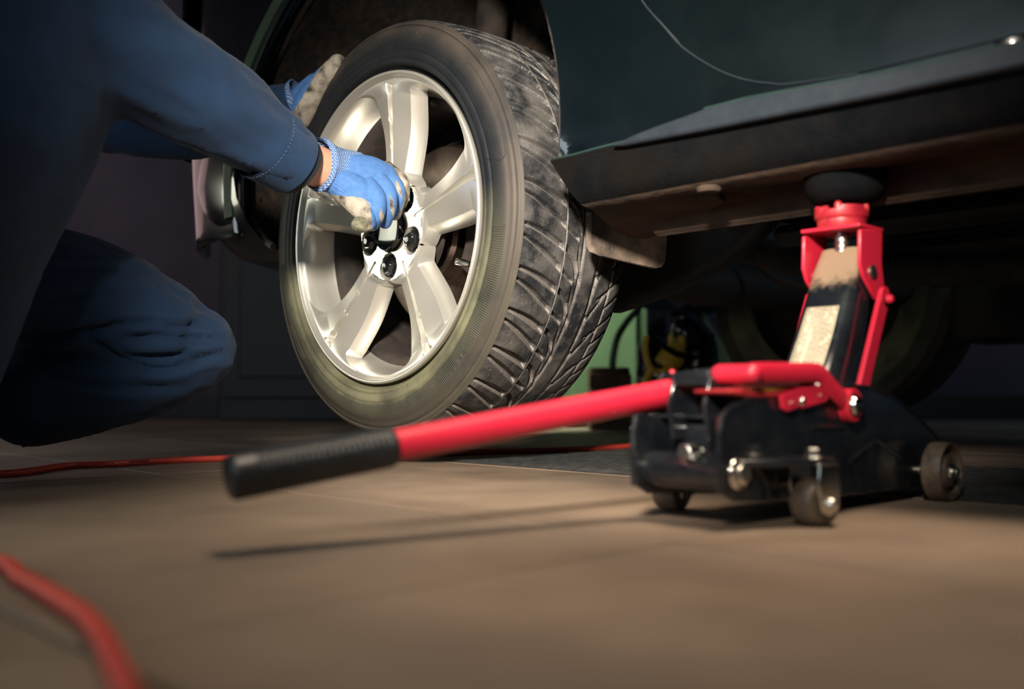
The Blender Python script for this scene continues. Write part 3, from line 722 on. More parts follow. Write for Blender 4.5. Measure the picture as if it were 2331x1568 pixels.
    # recess of the lateral ends at the shoulder
    R = R - dep
    ph = Sg * 2 * pi / NP
    V = np.stack([R * np.sin(ph), yy, WZ + R * np.cos(ph)], -1).reshape(-1, 3)
    i = np.arange(na); k = np.arange(nw - 1); I, K = np.meshgrid(i, k, indexing='ij'); I2_ = (I + 1) % na
    Fc = np.stack([I * nw + K, I2_ * nw + K, I2_ * nw + K + 1, I * nw + K + 1], -1).reshape(-1, 4)
    return V, Fc, dust.ravel()
V, Fc, du = tread()
td = mk('tread', (V, Fc), M['tread'], ty, smooth=180, label='grooved dusty tread')
at = td.data.attributes.new('dust', 'FLOAT', 'POINT'); at.data.foreach_set('value', np.clip(du, 0, 1).astype(np.float32) * .8)

# rim: lip, barrel, spokes
lipp = [(.2255, .0105), (.2330, .0085), (.2345, .0045), (.2345, .0010), (.2335, -.0014), (.2315, -.0022), (.2295, -.0014), (.2280, .0006), (.2262, .0030), (.2235, .0055), (.221, .0095), (.2175, .020), (.2125, .038), (.2085, .052), (.2065, .056)]
rim = mk('alloy_rim', lathe(lipp, 220, 'Y', (0, 0, WZ)), M['alloy'], wh, smooth=60, label='silver alloy rim'); fixn(rim)
mk('inner_barrel', lathe([(.2065, .056), (.199, .0575), (.193, .066), (.190, .09), (.192, .15), (.205, .19), (.222, .205), (.229, .21)], 160, 'Y', (0, 0, WZ)), M['cast'], rim, smooth=60, label='grimy inner barrel')
SP0 = 4.8
def spoke_mesh():
    nr, nt = 110, 72
    rs = np.linspace(.026, .2235, nr); V = []; Fc = []
    A36 = radians(36)
    def alpha(r):
        # half angle of the spoke; merges with its neighbours at the hub and flares at the lip
        wmid = .0205 + .0270 * ((r - .06) / .16) ** 1.25 if r > .06 else .0205
        a = wmid / r
        q_ = min(1, max(0, (r - .0765) / .013)); f = 1 - q_ * q_ * (3 - 2 * q_); a = a + (A36 - a) * f
        if r > .198: a = a + (A36 - a) * ((r - .198) / .0255) ** 5.0 * .55
        return min(a, A36)
    cols = []
    for i, r in enumerate(rs):
        al = alpha(r); k = min(1, max(0, (r - .07) / .145))
        yb = .0245 - .019 * max(0, (r - .05) / .1735) ** 1.25   # hub sits deeper than the lip
        row = []
        free = al < A36 * .985
        for j in range(nt + 1):
            t = -1 + 2 * j / nt; a = al * t; at_ = abs(t)
            y = yb
            gw = .055 + .10 * k; gd = (.0018 + .0225 * k ** 1.3) * (r > .062) * min(1, max(0, (.2215 - r) / .006))
            g = max(0, 1 - max(0, at_ - gw * .55) / (gw * .45)); y += gd * (g * g * (3 - 2 * g))
            # ridge beside the groove, face falling away to the window
            fall = max(0, (at_ - gw) / (1 - gw)); y += (.0035 + .0085 * math.exp(-((r - .15) / .055) ** 2)) * fall * (1 if free else .15) * min(1, max(.12, (.2235 - r) / .02))
            if r < .075: y += 0
            # bolt pocket at +-36 deg
            for sg in (-1, 1):
                bx_, bz_ = .0560 * sin(sg * A36), .0560 * cos(A36)
                d = math.hypot(r * sin(a) - bx_, r * cos(a) - bz_)
                if d < .0200: y += .013 * min(1, (.0200 - d) / .0030)
            if r < .0345: y += .006
            V.append((r * sin(a), y, r * cos(a)))
    m = nt + 1
    for i in range(nr - 1):
        for j in range(nt): Fc.append((i * m + j, i * m + j + 1, (i + 1) * m + j + 1, (i + 1) * m + j))
    # side walls going back from the window edges
    for side in (0, nt):
        prev = None; sg = -1 if side == 0 else 1
        for i, r in enumerate(rs):
            al = alpha(r); b = len(V); x, y, z = V[i * m + side]
            if al > A36 * .985 and r < .15:
                prev = None; continue
            k = min(1, max(0, (r - .09) / .1))
            for dd, sp in ((.0006, .0006), (.009, .0058), (.017, .0100), (.024, .0118)):
                e = sp * (.35 + .65 * min(1, (A36 - al) / .2))
                px_, pz_ = x + sg * e * cos(al), z - e * sin(al)
                V.append((px_, y + dd, pz_))
            if prev is not None:
                pi_, pb = prev
                q = [(pi_ * m + side, i * m + side, b, pb)] + [(pb + k_, b + k_, b + k_ + 1, pb + k_ + 1) for k_ in range(3)]
                Fc += [tuple(f if sg > 0 else f[::-1]) for f in q]
            prev = (i, b)
    return V, Fc
sm = spoke_mesh(); sme = None
for k in range(5):
    if sme is None:
        o = mk('spoke', sm, M['alloy'], rim, smooth=50); sme = o.data
    else:
        o = bpy.data.objects.new('spoke', sme); COL.objects.link(o); o.parent = rim
    o.location = (0, 0, WZ); o.rotation_euler = (0, radians(SP0 + 72 * k), 0)
# solid hub back and mounting face
mk('hub_face', lathe([(1e-4, .040), (.074, .040), (.080, .046), (.080, .068), (1e-4, .068)], 64, 'Y', (0, 0, WZ)), M['cast'], rim)
cap = mk('centre_cap', lathe([(1e-4, .0205), (.018, .0200), (.0285, .0185), (.0292, .0190), (.0300, .0160), (.0315, .0152), (.0325, .0165), (.0330, .030)], 72, 'Y', (0, 0, WZ)), [M['cap'], M['chrome']], wh, label='black centre cap with a thin bright ring')
for p in cap.data.polygons:
    c = p.center; rr = math.hypot(c.x, c.z - WZ)
    if .0296 < rr < .0318: p.material_index = 1
bm_ = None
for k in range(5):
    a = radians(SP0 + 36 + 72 * k); c = (.056 * sin(a), .0, WZ + .056 * cos(a))
    prof = lathe([(1e-4, .0150), (.0045, .0153), (.0100, .0180), (.0135, .0225), (.0142, .026), (.0142, .042)], 6, 'Y')
    col = lathe([(.0138, .030), (.0185, .0308), (.0190, .033), (.0190, .042)], 32, 'Y')
    if bm_ is None: o = mk('wheel_bolt', join(prof, col), M['bolt'], wh, smooth=25, bevel=.0008); bm_ = o
    else:
        o = bm_.copy(); COL.objects.link(o); o.parent = wh
    o.location = c; o.rotation_euler = (0, a + .3, 0)
va = radians(112)
vp = lambda r, y: (r * sin(va), y, WZ + r * cos(va))
vs = mk('valve_stem', sweep([vp(.196, .070), vp(.190, .058), vp(.178, .036)], [.0058, .0052, .0042], 14), M['sill'], wh)
mk('valve_cap', sweep([vp(.1785, .037), vp(.1775, .034), vp(.1705, .022), vp(.1700, .0212)], [.0046, .0052, .0050, .0034], 14), M['chrome'], vs)

# ------------------------------------------------------------ the trolley jack
jk = thing('trolley_jack', 'black and red trolley jack holding the car up by its sill', 'jack', tuple(JK.o), JK.t)
YN, YF = -.043, .043   # near and far side plates
J_ = lambda px, py, y=YN: JK.on(px, py, y)
pr = [J_(px, py) for px, py in [(1640, 1120), (1636, 1060), (1637, 990), (1643, 950), (1662, 928), (1700, 917), (1760, 903), (1850, 890), (1930, 878), (1985, 885), (2030, 905), (2080, 945), (2125, 990), (2135, 1010), (2120, 1100), (2000, 1118), (1830, 1138), (1668, 1142)]]
for y in (YN, YF):
    s = mk('side_plate', plate(pr, y - .002, y + .002), M['black'], jk, bevel=.0012, smooth=30)
    rim_pts = [(x, z) for x, z in pr[0:14]]
    mk('rolled_edge', sweep([(x, y, z) for x, z in rim_pts], .0032, 8), M['black'], s)
# embossed ribs on the near plate
for a in ([(1840, 972), (1915, 972)], [(1930, 1050), (1960, 1025), (1990, 1000), (2060, 1055)]):
    pts = [(*J_(px, py),) for px, py in a]
    mk('pressed_rib', sweep([(x, YN - .0015, z) for x, z in pts], .0028, 8), M['black'], jk)
mk('top_plate', join(box(-.06, .20, YN, YF, .088, .092)), M['black'], jk, bevel=.001)
mk('pump_block', box(-.055, .06, -.030, .030, .028, .084), M['black'], jk, bevel=.004)
mk('pump_cylinder', sweep([(.06, 0, .055), (.20, 0, .055)], .024, 24), M['black'], jk)
# rear cross tube and its bolts
xr, zr = J_(1675, 1078)
mk('rear_tube', sweep([(xr, YN, zr), (xr, YF, zr)], .0155, 28), M['black'], jk)
def hexbolt(x, y, z, r, parent, name='hex_bolt'):
    o = mk(name, join(lathe([(1e-4, -.008), (r * .75, -.008), (r, -.0065), (r, -.002)], 6, 'Y'), lathe([(1e-4, -.0025), (r * 1.15, -.0025), (r * 1.35, -.0015), (r * 1.4, 0), (1e-4, 0)], 24, 'Y')), M['chrome'], parent, smooth=25, bevel=.0006)
    o.location = (x, y, z); return o
hexbolt(xr, YN - .002, zr, .0095, jk)
b2 = hexbolt(xr, YF + .003, zr, .0095, jk); b2.rotation_euler = (0, 0, pi)
mk('release_screw', sweep([(xr - .004, -.008, .062), (xr - .022, -.008, .062)], [.008, .007], 6), M['chrome'], jk, smooth=20, bevel=.0006)
# casters
def caster(y, sx):
    xc = 0.0
    r = mk('caster', lathe([(.005, -.0095), (.0125, -.0095), (.016, -.009), (.0175, -.0065), (.0178, 0), (.0175, .0065), (.016, .009), (.0125, .0095), (.005, .0095)], 40, 'Y'), M['blackr'], jk)
    r.location = (xc, y, .0197)
    f = join(*[plate([(-.010, .030), (-.012, .012), (-.008, -.006), (0, -.0095), (.008, -.006), (.012, .012), (.010, .030)], yy - .0009, yy + .0009) for yy in (-.0125, .0125)],
             box(-.011, .011, -.0135, .0135, .0285, .0305), lathe([(1e-4, .0345), (.0085, .0345), (.0095, .033), (.0095, .030)], 20, 'Z'))
    mk('fork', f, M['chrome'], r, bevel=.0006)
    mk('axle_bolt', lathe([(1e-4, -.018), (.0038, -.0178), (.0048, -.016), (.0048, -.0132)], 20, 'Y'), M['chrome'], r)
    mk('axle_bolt', lathe([(1e-4, .018), (.0048, .016), (.0048, .0132)], 20, 'Y'), M['chrome'], r)
    r.rotation_euler = (0, 0, radians(-12) * sx); r.scale = (1.12, 1.2, 1.1)
    return r
caster(-.073, 1); caster(.073, -.6)
# outrigger brackets over the casters
for sg in (-1, 1):
    V = [(-.075, .045), (-.052, .066), (-.010, .084), (.006, .088), (.020, .080), (.028, .066), (.030, .045)]
    v = [(x, sg * y, .0565) for x, y in V] + [(x, sg * y, .0505) for x, y in V]; n = len(V)
    f = [tuple(range(n)), tuple(range(2 * n - 1, n - 1, -1))] + [(i, i + n, (i + 1) % n + n, (i + 1) % n) for i in range(n)]
    o = mk('caster_bracket', (v, f), M['black'], jk, bevel=.0015); fixn(o)
    mk('bracket_nut', lathe([(1e-4, .0645), (.006, .0645), (.0072, .063), (.0072, .0567)], 6, 'Z', (0, sg * .073, 0)), M['chrome'], o, smooth=25)
    mk('bracket_web', plate([(-.05, .0505), (.028, .0505), (.02, .035), (-.03, .030)], sg * .047 - .002, sg * .047 + .002), M['black'], o, bevel=.001)
# front rollers
for sg in (-1, 1):
    r = mk('front_roller', lathe([(.006, -.006), (.009, -.0085), (.014, -.0085), (.018, -.003), (.0235, -.002), (.026, -.0085), (.0285, -.0095), (.0298, -.0075), (.0300, 0), (.0298, .0085), (.028, .0105), (.008, .0105)], 56, 'Y'), M['blackr'], jk)
    r.location = (.265, sg * .068, .0302)
    if sg > 0: r.rotation_euler = (0, 0, pi)
    mk('axle_nut', join(lathe([(1e-4, -.016), (.0045, -.016), (.005, -.015), (.005, -.006)], 16, 'Y'), lathe([(.004, -.011), (.0085, -.011), (.009, -.010), (.009, -.005)], 6, 'Y'), lathe([(.004, -.0055), (.0115, -.0055), (.012, -.004)], 24, 'Y')), M['chrome'], r, smooth=25)
mk('front_axle', sweep([(.265, -.066, .0302), (.265, .066, .0302)], .006, 14), M['steel'], jk)
# socket for the lever
LX = np.array([.141, .877, .1105]); LD = np.array([-.2304, -.142, -.040]); LD = LD / np.linalg.norm(LD)
l0 = JK.loc(LX); ld = JK.loc(LX + LD) - l0
so = mk('lever_socket', join(sweep([l0 - ld * .050, l0 - ld * .030, l0 + ld * .003], [.0155, .0165, .0165], 28), plate([(-.072, .070), (-.078, .100), (-.070, .122), (-.052, .130), (-.030, .126), (-.020, .108), (-.022, .088), (-.045, .072)], -.020, -.016),
     plate([(-.072, .070), (-.078, .100), (-.070, .122), (-.052, .130), (-.030, .126), (-.020, .108), (-.022, .088), (-.045, .072)], .016, .020), box(-.07, -.03, -.018, .018, .116, .128)), M['black'], jk, bevel=.0015)
mk('chrome_collar', lathe([(.0165, -.001), (.0178, 0), (.0178, .003), (.0165, .004)], 28, 'X'), M['chrome'], so)
cc = bpy.data.objects[-1] if False else so.children[0]
cc.matrix_local = Matrix.Translation(Vector(l0 + ld * .001)) @ Vector(ld).to_track_quat('X', 'Z').to_matrix().to_4x4()
def stud(name, px, py, d, r, parent, mt='chrome', n=6):
    c = JK.loc(P(px, py, d)); o = mk(name, lathe([(1e-4, -.004), (r * .8, -.004), (r, -.0028), (r, .003)], n, 'Y', tuple(c)), M[mt], parent, smooth=25); return o
for px, py, d, r in [(1645, 866, .905, .0042), (1610, 905, .868, .0042), (1616, 930, .868, .0040), (1540, 925, .86, .003)]:
    stud('socket_screw', px, py, d, r, so)
for px, py, d, r in [(1655, 905, .87, .0035), (1668, 915, .87, .0035), (1648, 922, .87, .003)]:
    stud('valve_fitting', px, py, d, r, jk)
mk('release_rod', sweep([tuple(JK.loc(P(1665, 905, .88))), tuple(JK.loc(P(1648, 930, .88)))], .0018, 10), M['chrome'], jk)
c = JK.loc(P(1530, 848, .885)); mk('red_cap', limb([(c[0], c[1], c[2] - .004, .0028), (c[0], c[1], c[2], .0028)], 12), M['red'], jk)
# lifting arm (black, tapered) with printed label
def arm_quad(px, py, d): return np.array(JK.loc(P(px, py, d)))
def arm():
    # section along the arm: centre (L,z), half depth along jack axis, half width
    st = [(.075, .060, .030, .030), (.135, .108, .030, .030), (.160, .150, .028, .0295), (.178, .190, .024, .028), (.194, .226, .022, .0265), (.206, .250, .0185, .0245)]
    V = []; Fc = []; m = 16
    for i, (L_, z_, hd, hw) in enumerate(st):
        a = st[max(i - 1, 0)]; b = st[min(i + 1, len(st) - 1)]; t = np.array([b[0] - a[0], b[1] - a[1]]); t = t / np.linalg.norm(t); n = np.array([-t[1], t[0]])
        for k in range(m):
            an = 2 * pi * (k + .5) / m; cx, cy = cos(an), sin(an); e = .42
            cx = math.copysign(abs(cx) ** e, cx); cy = math.copysign(abs(cy) ** e, cy)
            V.append((L_ + n[0] * cy * hd, cx * hw, z_ + n[1] * cy * hd))
    for i in range(len(st) - 1):
        for k in range(m): Fc.append((i * m + k, i * m + (k + 1) % m, (i + 1) * m + (k + 1) % m, (i + 1) * m + k))
    Fc.append(tuple(range(m))[::-1]); Fc.append(tuple((len(st) - 1) * m + k for k in range(m)))
    return V, Fc, st
V, Fc, st = arm()
def arm_mat():
    m = mat('black_enamel_with_dry_dust', (.006, .008, .011), (.012, .014, .017), 30, .24, coat=.5, rvar=.12); nt = m.node_tree; b = nt.nodes['Principled BSDF']; N = nt.nodes.new; L = nt.links.new
    tc = N('ShaderNodeTexCoord'); sp = N('ShaderNodeSeparateXYZ'); L(tc.outputs['Object'], sp.inputs[0]); sn = N('ShaderNodeSeparateXYZ'); L(tc.outputs['Normal'], sn.inputs[0])
    n = N('ShaderNodeTexNoise'); n.inputs['Scale'].default_value = 70; n.inputs['Detail'].default_value = 8; n.inputs['Roughness'].default_value = .7; L(tc.outputs['Object'], n.inputs['Vector'])
    a = N('ShaderNodeMath'); a.operation = 'MULTIPLY_ADD'; L(n.outputs['Fac'], a.inputs[0]); a.inputs[1].default_value = .045; L(sp.outputs[2], a.inputs[2])
    r = N('ShaderNodeMapRange'); r.inputs[1].default_value = .237; r.inputs[2].default_value = .251; L(a.outputs[0], r.inputs[0])
    k = N('ShaderNodeMapRange'); k.inputs[1].default_value = -.30; k.inputs[2].default_value = -.55; L(sn.outputs[0], k.inputs[0])
    mu = N('ShaderNodeMath'); mu.operation = 'MULTIPLY'; L(r.outputs[0], mu.inputs[0]); L(k.outputs[0], mu.inputs[1])
    src = b.inputs['Base Color'].links[0].from_socket; mx = N('ShaderNodeMix'); mx.data_type = 'RGBA'; L(mu.outputs[0], mx.inputs[0]); L(src, mx.inputs[6]); mx.inputs[7].default_value = (.24, .165, .11, 1); L(mx.outputs[2], b.inputs['Base Color'])
    c = N('ShaderNodeMath'); c.operation = 'MULTIPLY_ADD'; L(mu.outputs[0], c.inputs[0]); c.inputs[1].default_value = -.5; c.inputs[2].default_value = .5; L(c.outputs[0], b.inputs['Coat Weight'])
    return m
la = mk('lifting_arm', (V, Fc), arm_mat(), jk, smooth=60); fixn(la)
# dusty patch on the arm top
def rear_face(u, v, off=.0008):
    """u across (-1..1), v along the arm 0..1 -> point on the face that looks back to the lever"""
    L0, z0, d0, w0 = st[1]; L1, z1, d1, w1 = st[-2]
    tt = v * 4; i = max(0, min(int(tt), 3)); f = tt - i; a = st[1 + i]; b = st[2 + i]
    L_ = a[0] + (b[0] - a[0]) * f; z_ = a[1] + (b[1] - a[1]) * f; hd = a[2] + (b[2] - a[2]) * f; hw = a[3] + (b[3] - a[3]) * f
    t = np.array([b[0] - a[0], b[1] - a[1]]); t = t / np.linalg.norm(t); n = np.array([-t[1], t[0]])
    return (L_ + n[0] * (hd + off), u * hw, z_ + n[1] * (hd + off))
def patch(u0, u1, v0, v1, off, nu=6, nv=14, rag=None):
    V = []; Fc = []
    for j in range(nv + 1):
        for i in range(nu + 1): V.append(rear_face(u0 + (u1 - u0) * i / nu, v0 + (v1 - v0) * j / nv, off))
    for j in range(nv):
        for i in range(nu): q = j * (nu + 1) + i; Fc.append((q, q + 1, q + nu + 2, q + nu + 1))
    return V, Fc
M['paper'] = mat('buff_label', (.46, .40, .28), (.56, .49, .35), 40, .7)
M['inkb'] = mat('label_ink', (.12, .10, .08), None, 30, .7)
lb = mk('warning_label', patch(-.62, .62, -.11, .47, .0009), M['paper'], la, smooth=180, label='buff label of small print')
sd = lb.modifiers.new('sol', 'SOLIDIFY'); sd.thickness = .0004; sd.offset = 0
rn = random.Random(5); tx = []
for r_ in range(11):
    u = -.57 + r_ * .106; v = -.09
    while v < .45:
        l = rn.uniform(.010, .035)
        if rn.random() < .93 and not (r_ in (7,) and v < .3):
            a, b, c_, d_ = rear_face(u, v, .0014), rear_face(u + .050, v, .0014), rear_face(u + .050, min(v + l, .46), .0014), rear_face(u, min(v + l, .46), .0014)
            tx.append(([a, b, c_, d_], [(0, 1, 2, 3)]))
        v += l + rn.uniform(.003, .006)
tp_ = mk('small_print', join(*tx), M['inkb'], la, smooth=0, kind='stuff')
M['dust'] = mat('dry_dust', (.15, .10, .065), (.27, .185, .12), 40, .95, bump=.4)
# red yoke
yk = []
for y, pts in ((-.029, [(1940, 520), (2003, 520), (2007, 640), (2008, 662), (1990, 683), (1955, 618), (1943, 590)]), ):
    pass
pn_ = [JK.on(px, py, -.030) for px, py in [(1954, 522), (1998, 520), (2004, 530), (2003, 600), (2009, 655), (1990, 684), (1960, 628), (1953, 600)]]
zt_ = max(z for _, z in pn_)
o = mk('saddle_yoke', join(plate(pn_, -.0325, -.0285), plate(pn_, .0285, .0325), box(min(p[0] for p in pn_), max(p[0] for p in pn_), -.0325, .0325, zt_ - .003, zt_ + .001)), M['red'], jk, bevel=.0015, smooth=30)
yx0, yx1 = min(p[0] for p in pn_), max(p[0] for p in pn_)
pc = JK.on(1986, 619, -.0325)
mk('pivot_pin', lathe([(1e-4, -.0345), (.0062, -.0345), (.0074, -.0335), (.0074, .0335), (.006, .0345), (1e-4, .0345)], 28, 'Y', (pc[0], 0, pc[1])), M['steel'], jk)
sc = (yx0 + yx1) / 2
mk('saddle_screw', sweep([(sc, 0, zt_ - .045), (sc, 0, zt_ + .004)], .007, 20), M['steel'], jk)
for k in range(3): mk('screw_thread', lathe([(.006, -.0012), (.0088, 0), (.006, .0012)], 20, 'Z', (sc, 0, zt_ - .008 - k * .006)), M['steel'], jk)
# saddle: scalloped cup
def saddle():
    prof = [(.012, -.002), (.0235, -.002), (.0245, 0), (.0245, .006), (.0262, .008), (.0270, .010), (.0270, .0185), (.0255, .0195), (.0225, .019), (.0215, .012), (1e-4, .012)]
    V, Fc = lathe(prof, 64, 'Z', (sc, 0, zt_ + .003)); m = len(prof); out = []
    for i in range(64):
        notch = (i % 16) < 5
        for k in range(m):
            x, y, z = V[i * m + k]
            if k in (6, 7, 8) and notch: z -= .0035
            out.append((x, y, z))
    return out, Fc
sa = mk('saddle', saddle(), M['redd'], jk, smooth=40); fixn(sa)
for a in (20, 110, 200, 290):
    c = (sc + .023 * cos(radians(a)), .023 * sin(radians(a)), zt_ + .0215)
    mk('saddle_lug', limb([(c[0], c[1], c[2] - .006, .004), (c[0], c[1], c[2] + .001, .004)], 12), M['redd'], sa)
# red link bar on the near side
lk0 = JK.on(2012, 672, -.040); lk1 = JK.on(1962, 885, -.040)
d = np.array(lk1) - np.array(lk0); L_ = np.linalg.norm(d); d = d / L_; n = np.array([-d[1], d[0]]); hw = .0088
poly = [tuple(np.array(lk0) + n * hw * cos(t) - d * hw * sin(t)) for t in np.linspace(0, pi, 10)] + [tuple(np.array(lk1) + d * .03 - n * hw), tuple(np.array(lk1) + d * .03 + n * hw)]
lkb = mk('link_bar', plate(poly, -.0425, -.0375), M['red'], jk, bevel=.0008, smooth=30)
lkf = mk('link_bar', plate(poly, .0375, .0425), M['red'], jk, bevel=.0008, smooth=30)
pv = JK.on(2024, 684, -.046)
mk('rivet', lathe([(1e-4, -.0495), (.003, -.049), (.0045, -.047), (.0045, -.0425)], 20, 'Y', (lk0[0] + .001, 0, lk0[1] - .004)), M['red'], lkb)
mk('link_slot', lathe([(1e-4, -.0432), (.0062, -.0432), (.0062, -.0427)], 20, 'Y', (lk0[0] + .0005, 0, lk0[1] - .006)), M['sill'], lkb)
# red carrying handle, bent strap with an eye
hd = -.052
hl = [JK.on(px, py, hd) for px, py in [(1712, 850), (1740, 848), (1800, 848), (1852, 848), (1872, 856), (1895, 885), (1915, 905), (1938, 922)]]
path = smooth_path([(x, hd, z) for x, z in hl], 5)
cy = mk('carry_handle', join(sweep(path, [(.0035, .0088)] * len(path), 14, up=(0, 0, 1)), limb([(hl[0][0], hd, hl[0][1], .008), (hl[0][0], hd + .03, hl[0][1], .008)], 14),
        lathe([(.008, -.004), (.0145, -.004), (.0155, -.003), (.0155, .006), (.0145, .007), (.008, .007)], 36, 'Y', (hl[-1][0], hd, hl[-1][1]))), M['red'], jk, smooth=40)
mk('handle_underside', sweep(smooth_path([(x, hd + .014, z - .003) for x, z in hl[:5]], 4), (.010, .0065), 12), M['redd'], cy)
mk('eye_washer', lathe([(1e-4, -.0095), (.005, -.0095), (.0085, -.0075), (.0095, -.0050), (.0110, -.0045), (.0110, -.001)], 32, 'Y', (hl[-1][0], hd, hl[-1][1])), M['chrome'], cy)
# red pedal plate with hook notch and a yellow smear
hd2 = -.049
pp = [JK.on(px, py, hd2) for px, py in [(1775, 901), (1780, 930), (1788, 937), (1812, 928), (1814, 912), (1822, 908), (1832, 912), (1830, 921), (1820, 922), (1824, 929), (1876, 915), (1886, 902), (1884, 884), (1870, 878), (1820, 882)]]
pdl = mk('pedal_plate', plate(pp, hd2 - .002, hd2 + .002), M['red'], jk, bevel=.0008, smooth=30)
pt = [JK.on(px, py, hd2) for px, py in [(1664, 888), (1668, 896), (1720, 904), (1775, 903), (1880, 884), (1880, 876), (1800, 878), (1720, 881)]]
mk('pedal_top', plate(pt, hd2 + .002, -.012), M['redd'], pdl, bevel=.0015, smooth=30)
ys = [JK.on(px, py, hd2 + .0005) for px, py in [(1700, 886), (1740, 888), (1790, 886), (1740, 884.5)]]
mk('yellow_mark', plate(ys, hd2 + .0008, hd2 + .0019), M['yellow'], pdl, label='yellow smear on the pedal edge')
for px, py, r, mt_ in ((1822, 912, .0040, 'chrome'), (1796, 917, .0016, 'chrome'), (1863, 900, .0016, 'chrome')):
    x, z = JK.on(px, py, hd2); mk('rivet', lathe([(1e-4, hd2 - .004), (r * .8, hd2 - .0036), (r, hd2 - .002), (r, hd2 + .002)], 14, 'Y', (x, 0, z)), M[mt_], pdl)
# coil spring glimpsed between pedal and handle
sp_ = [(JK.on(1790 + 90 * t, 872 - 1 * t, -.04)[0], -.03 + .004 * sin(60 * t), .1155 + .004 * cos(60 * t)) for t in np.linspace(0, 1, 120)]
mk('return_spring', sweep(sp_, .0009, 6), M['steel'], jk)
# lever: red tube and black ribbed grip
lv = mk('lever', sweep([l0 + ld * .0, l0 + ld * .002, l0 + ld * .15, l0 + ld * .285], [.0105, .0122, .0122, .0122], 36), M['red'], jk, label='long red lever tube')
prof = []; Lg = .122; g0 = .272
N_ = 150
for k in range(N_ + 1):
    t = k / N_; r = .0146 + .0008 * (.5 + .5 * cos(t * 2 * pi * 27)) * (t < .86) + .0005 * (t >= .86) + .0012 * t
    if t < .03: r = .0138 + .02 * t
    if t > .96: r *= math.sqrt(max(0.0, 1 - ((t - .96) / .041) ** 2)) * .25 + .75
    prof.append((r, l0 + ld * (g0 + Lg * t)))
gm = sweep([p for _, p in prof], [r for r, _ in prof], 40)
mk('grip', gm, M['grip'], lv, smooth=60, label='black ribbed rubber grip')

# ------------------------------------------------------------ the mechanic
pr_ = thing('mechanic', 'person in navy work clothes and blue gloves crouching left of the wheel', 'person', (-.80, 1.15, 0))
def organic(name, parts, mats, voxel, parent, smooth_it=6, disp=None, rule=None, label=None, deci=None):
    V, Fc = join(*parts); me = bpy.data.meshes.new(name + '_src'); me.from_pydata(V, [], Fc)
    o = bpy.data.objects.new(name + '_src', me); COL.objects.link(o)
    r = o.modifiers.new('r', 'REMESH'); r.mode = 'VOXEL'; r.voxel_size = voxel
    if smooth_it:
        s = o.modifiers.new('s', 'CORRECTIVE_SMOOTH') if False else o.modifiers.new('s', 'SMOOTH'); s.factor = .6; s.iterations = smooth_it
    dg = bpy.context.evaluated_depsgraph_get(); nm = bpy.data.meshes.new_from_object(o.evaluated_get(dg)); nm.name = name
    bpy.data.objects.remove(o); bpy.data.meshes.remove(me)
    n = len(nm.vertices); co = np.empty(n * 3, np.float32); nm.vertices.foreach_get('co', co); co = co.reshape(-1, 3)
    if disp:
        no = np.empty(n * 3, np.float32); nm.vertices.foreach_get('normal', no); no = no.reshape(-1, 3)
        co = co + no * disp(co)[:, None]
    Mi = np.array(parent.matrix_basis.inverted()); wco = co.copy()
    co = co @ Mi[:3, :3].T + Mi[:3, 3]
    nm.vertices.foreach_set('co', co.astype(np.float32).ravel()); nm.update()
    for m in mats: nm.materials.append(m)
    nm.shade_smooth()
    ob = bpy.data.objects.new(name, nm); COL.objects.link(ob); ob.parent = parent
    if rule:
        cs = np.empty(len(nm.polygons) * 3, np.float32); nm.polygons.foreach_get('center', cs); cs = cs.reshape(-1, 3) - Mi[:3, 3]
        nn = np.empty(len(nm.polygons) * 3, np.float32); nm.polygons.foreach_get('normal', nn); nn = nn.reshape(-1, 3)
        nm.polygons.foreach_set('material_index', rule(cs, nn).astype(np.int32)); nm.update()
    if label: ob['label'] = label
    return ob
def Q(px, py, d, *r): return (*P(px, py, d), *r)
def folds(axis, origin, dirs, amp, f_along, f_across, seed, gate=None):
    ax = np.array(axis, float); ax /= np.linalg.norm(ax)
    u = np.cross(ax, [0, 1, 0.2]); u /= np.linalg.norm(u); v = np.cross(ax, u)
    def fn(co):
        d = co - np.array(origin); a = d @ ax; b = d @ u; c = d @ v
        out = np.zeros(len(co))
        for i in range(len(co)):
            t = noise.noise(Vector((a[i] * f_along + seed, b[i] * f_across, c[i] * f_across)))
            t2 = noise.noise(Vector((a[i] * f_along * 2.1 + seed, b[i] * f_across * 2.2 + 5, c[i] * f_across * 2.2)))
            out[i] = (1 - abs(t) * 3.2) * .6 + (1 - abs(t2) * 3.0) * .35
        out = np.clip(out, -1, 1) * amp
        if gate is not None: out *= gate(co)
        return out
    return fn
# torso of the jacket, near shoulder out of frame
el = P(372, 172, 1.16); cuff0 = P(610, 300, 1.29); cuff1 = P(668, 360, 1.335)
torso = limb([Q(-345, 760, 1.10, .15, .17), Q(-240, 480, 1.08, .155, .165), Q(-110, 180, 1.06, .165, .16), Q(-70, -60, 1.08, .17, .17), Q(-20, -330, 1.10, .15, .15)], 32, up=(0, 0, 1))
upper = limb([Q(40, -330, 1.02, .085), Q(115, -60, 1.06, .076), Q(238, 78, 1.10, .070), Q(330, 150, 1.14, .064)], 24)
fore = limb([Q(285, 122, 1.12, .067), Q(366, 170, 1.16, .0645), Q(470, 228, 1.21, .062), Q(560, 290, 1.26, .0545), Q(625, 338, 1.30, .048)], 24)
far_up = limb([Q(60, -100, 1.45, .09), Q(150, 130, 1.55, .075), Q(250, 285, 1.60, .048)], 20)
far_fo = limb([Q(246, 275, 1.60, .050), Q(330, 288, 1.60, .050), Q(450, 290, 1.62, .052), Q(560, 262, 1.64, .046), Q(640, 240, 1.66, .038)], 20)
shou = limb([Q(-20, -260, 1.10, .13), Q(20, -250, 1.4, .12)], 20)
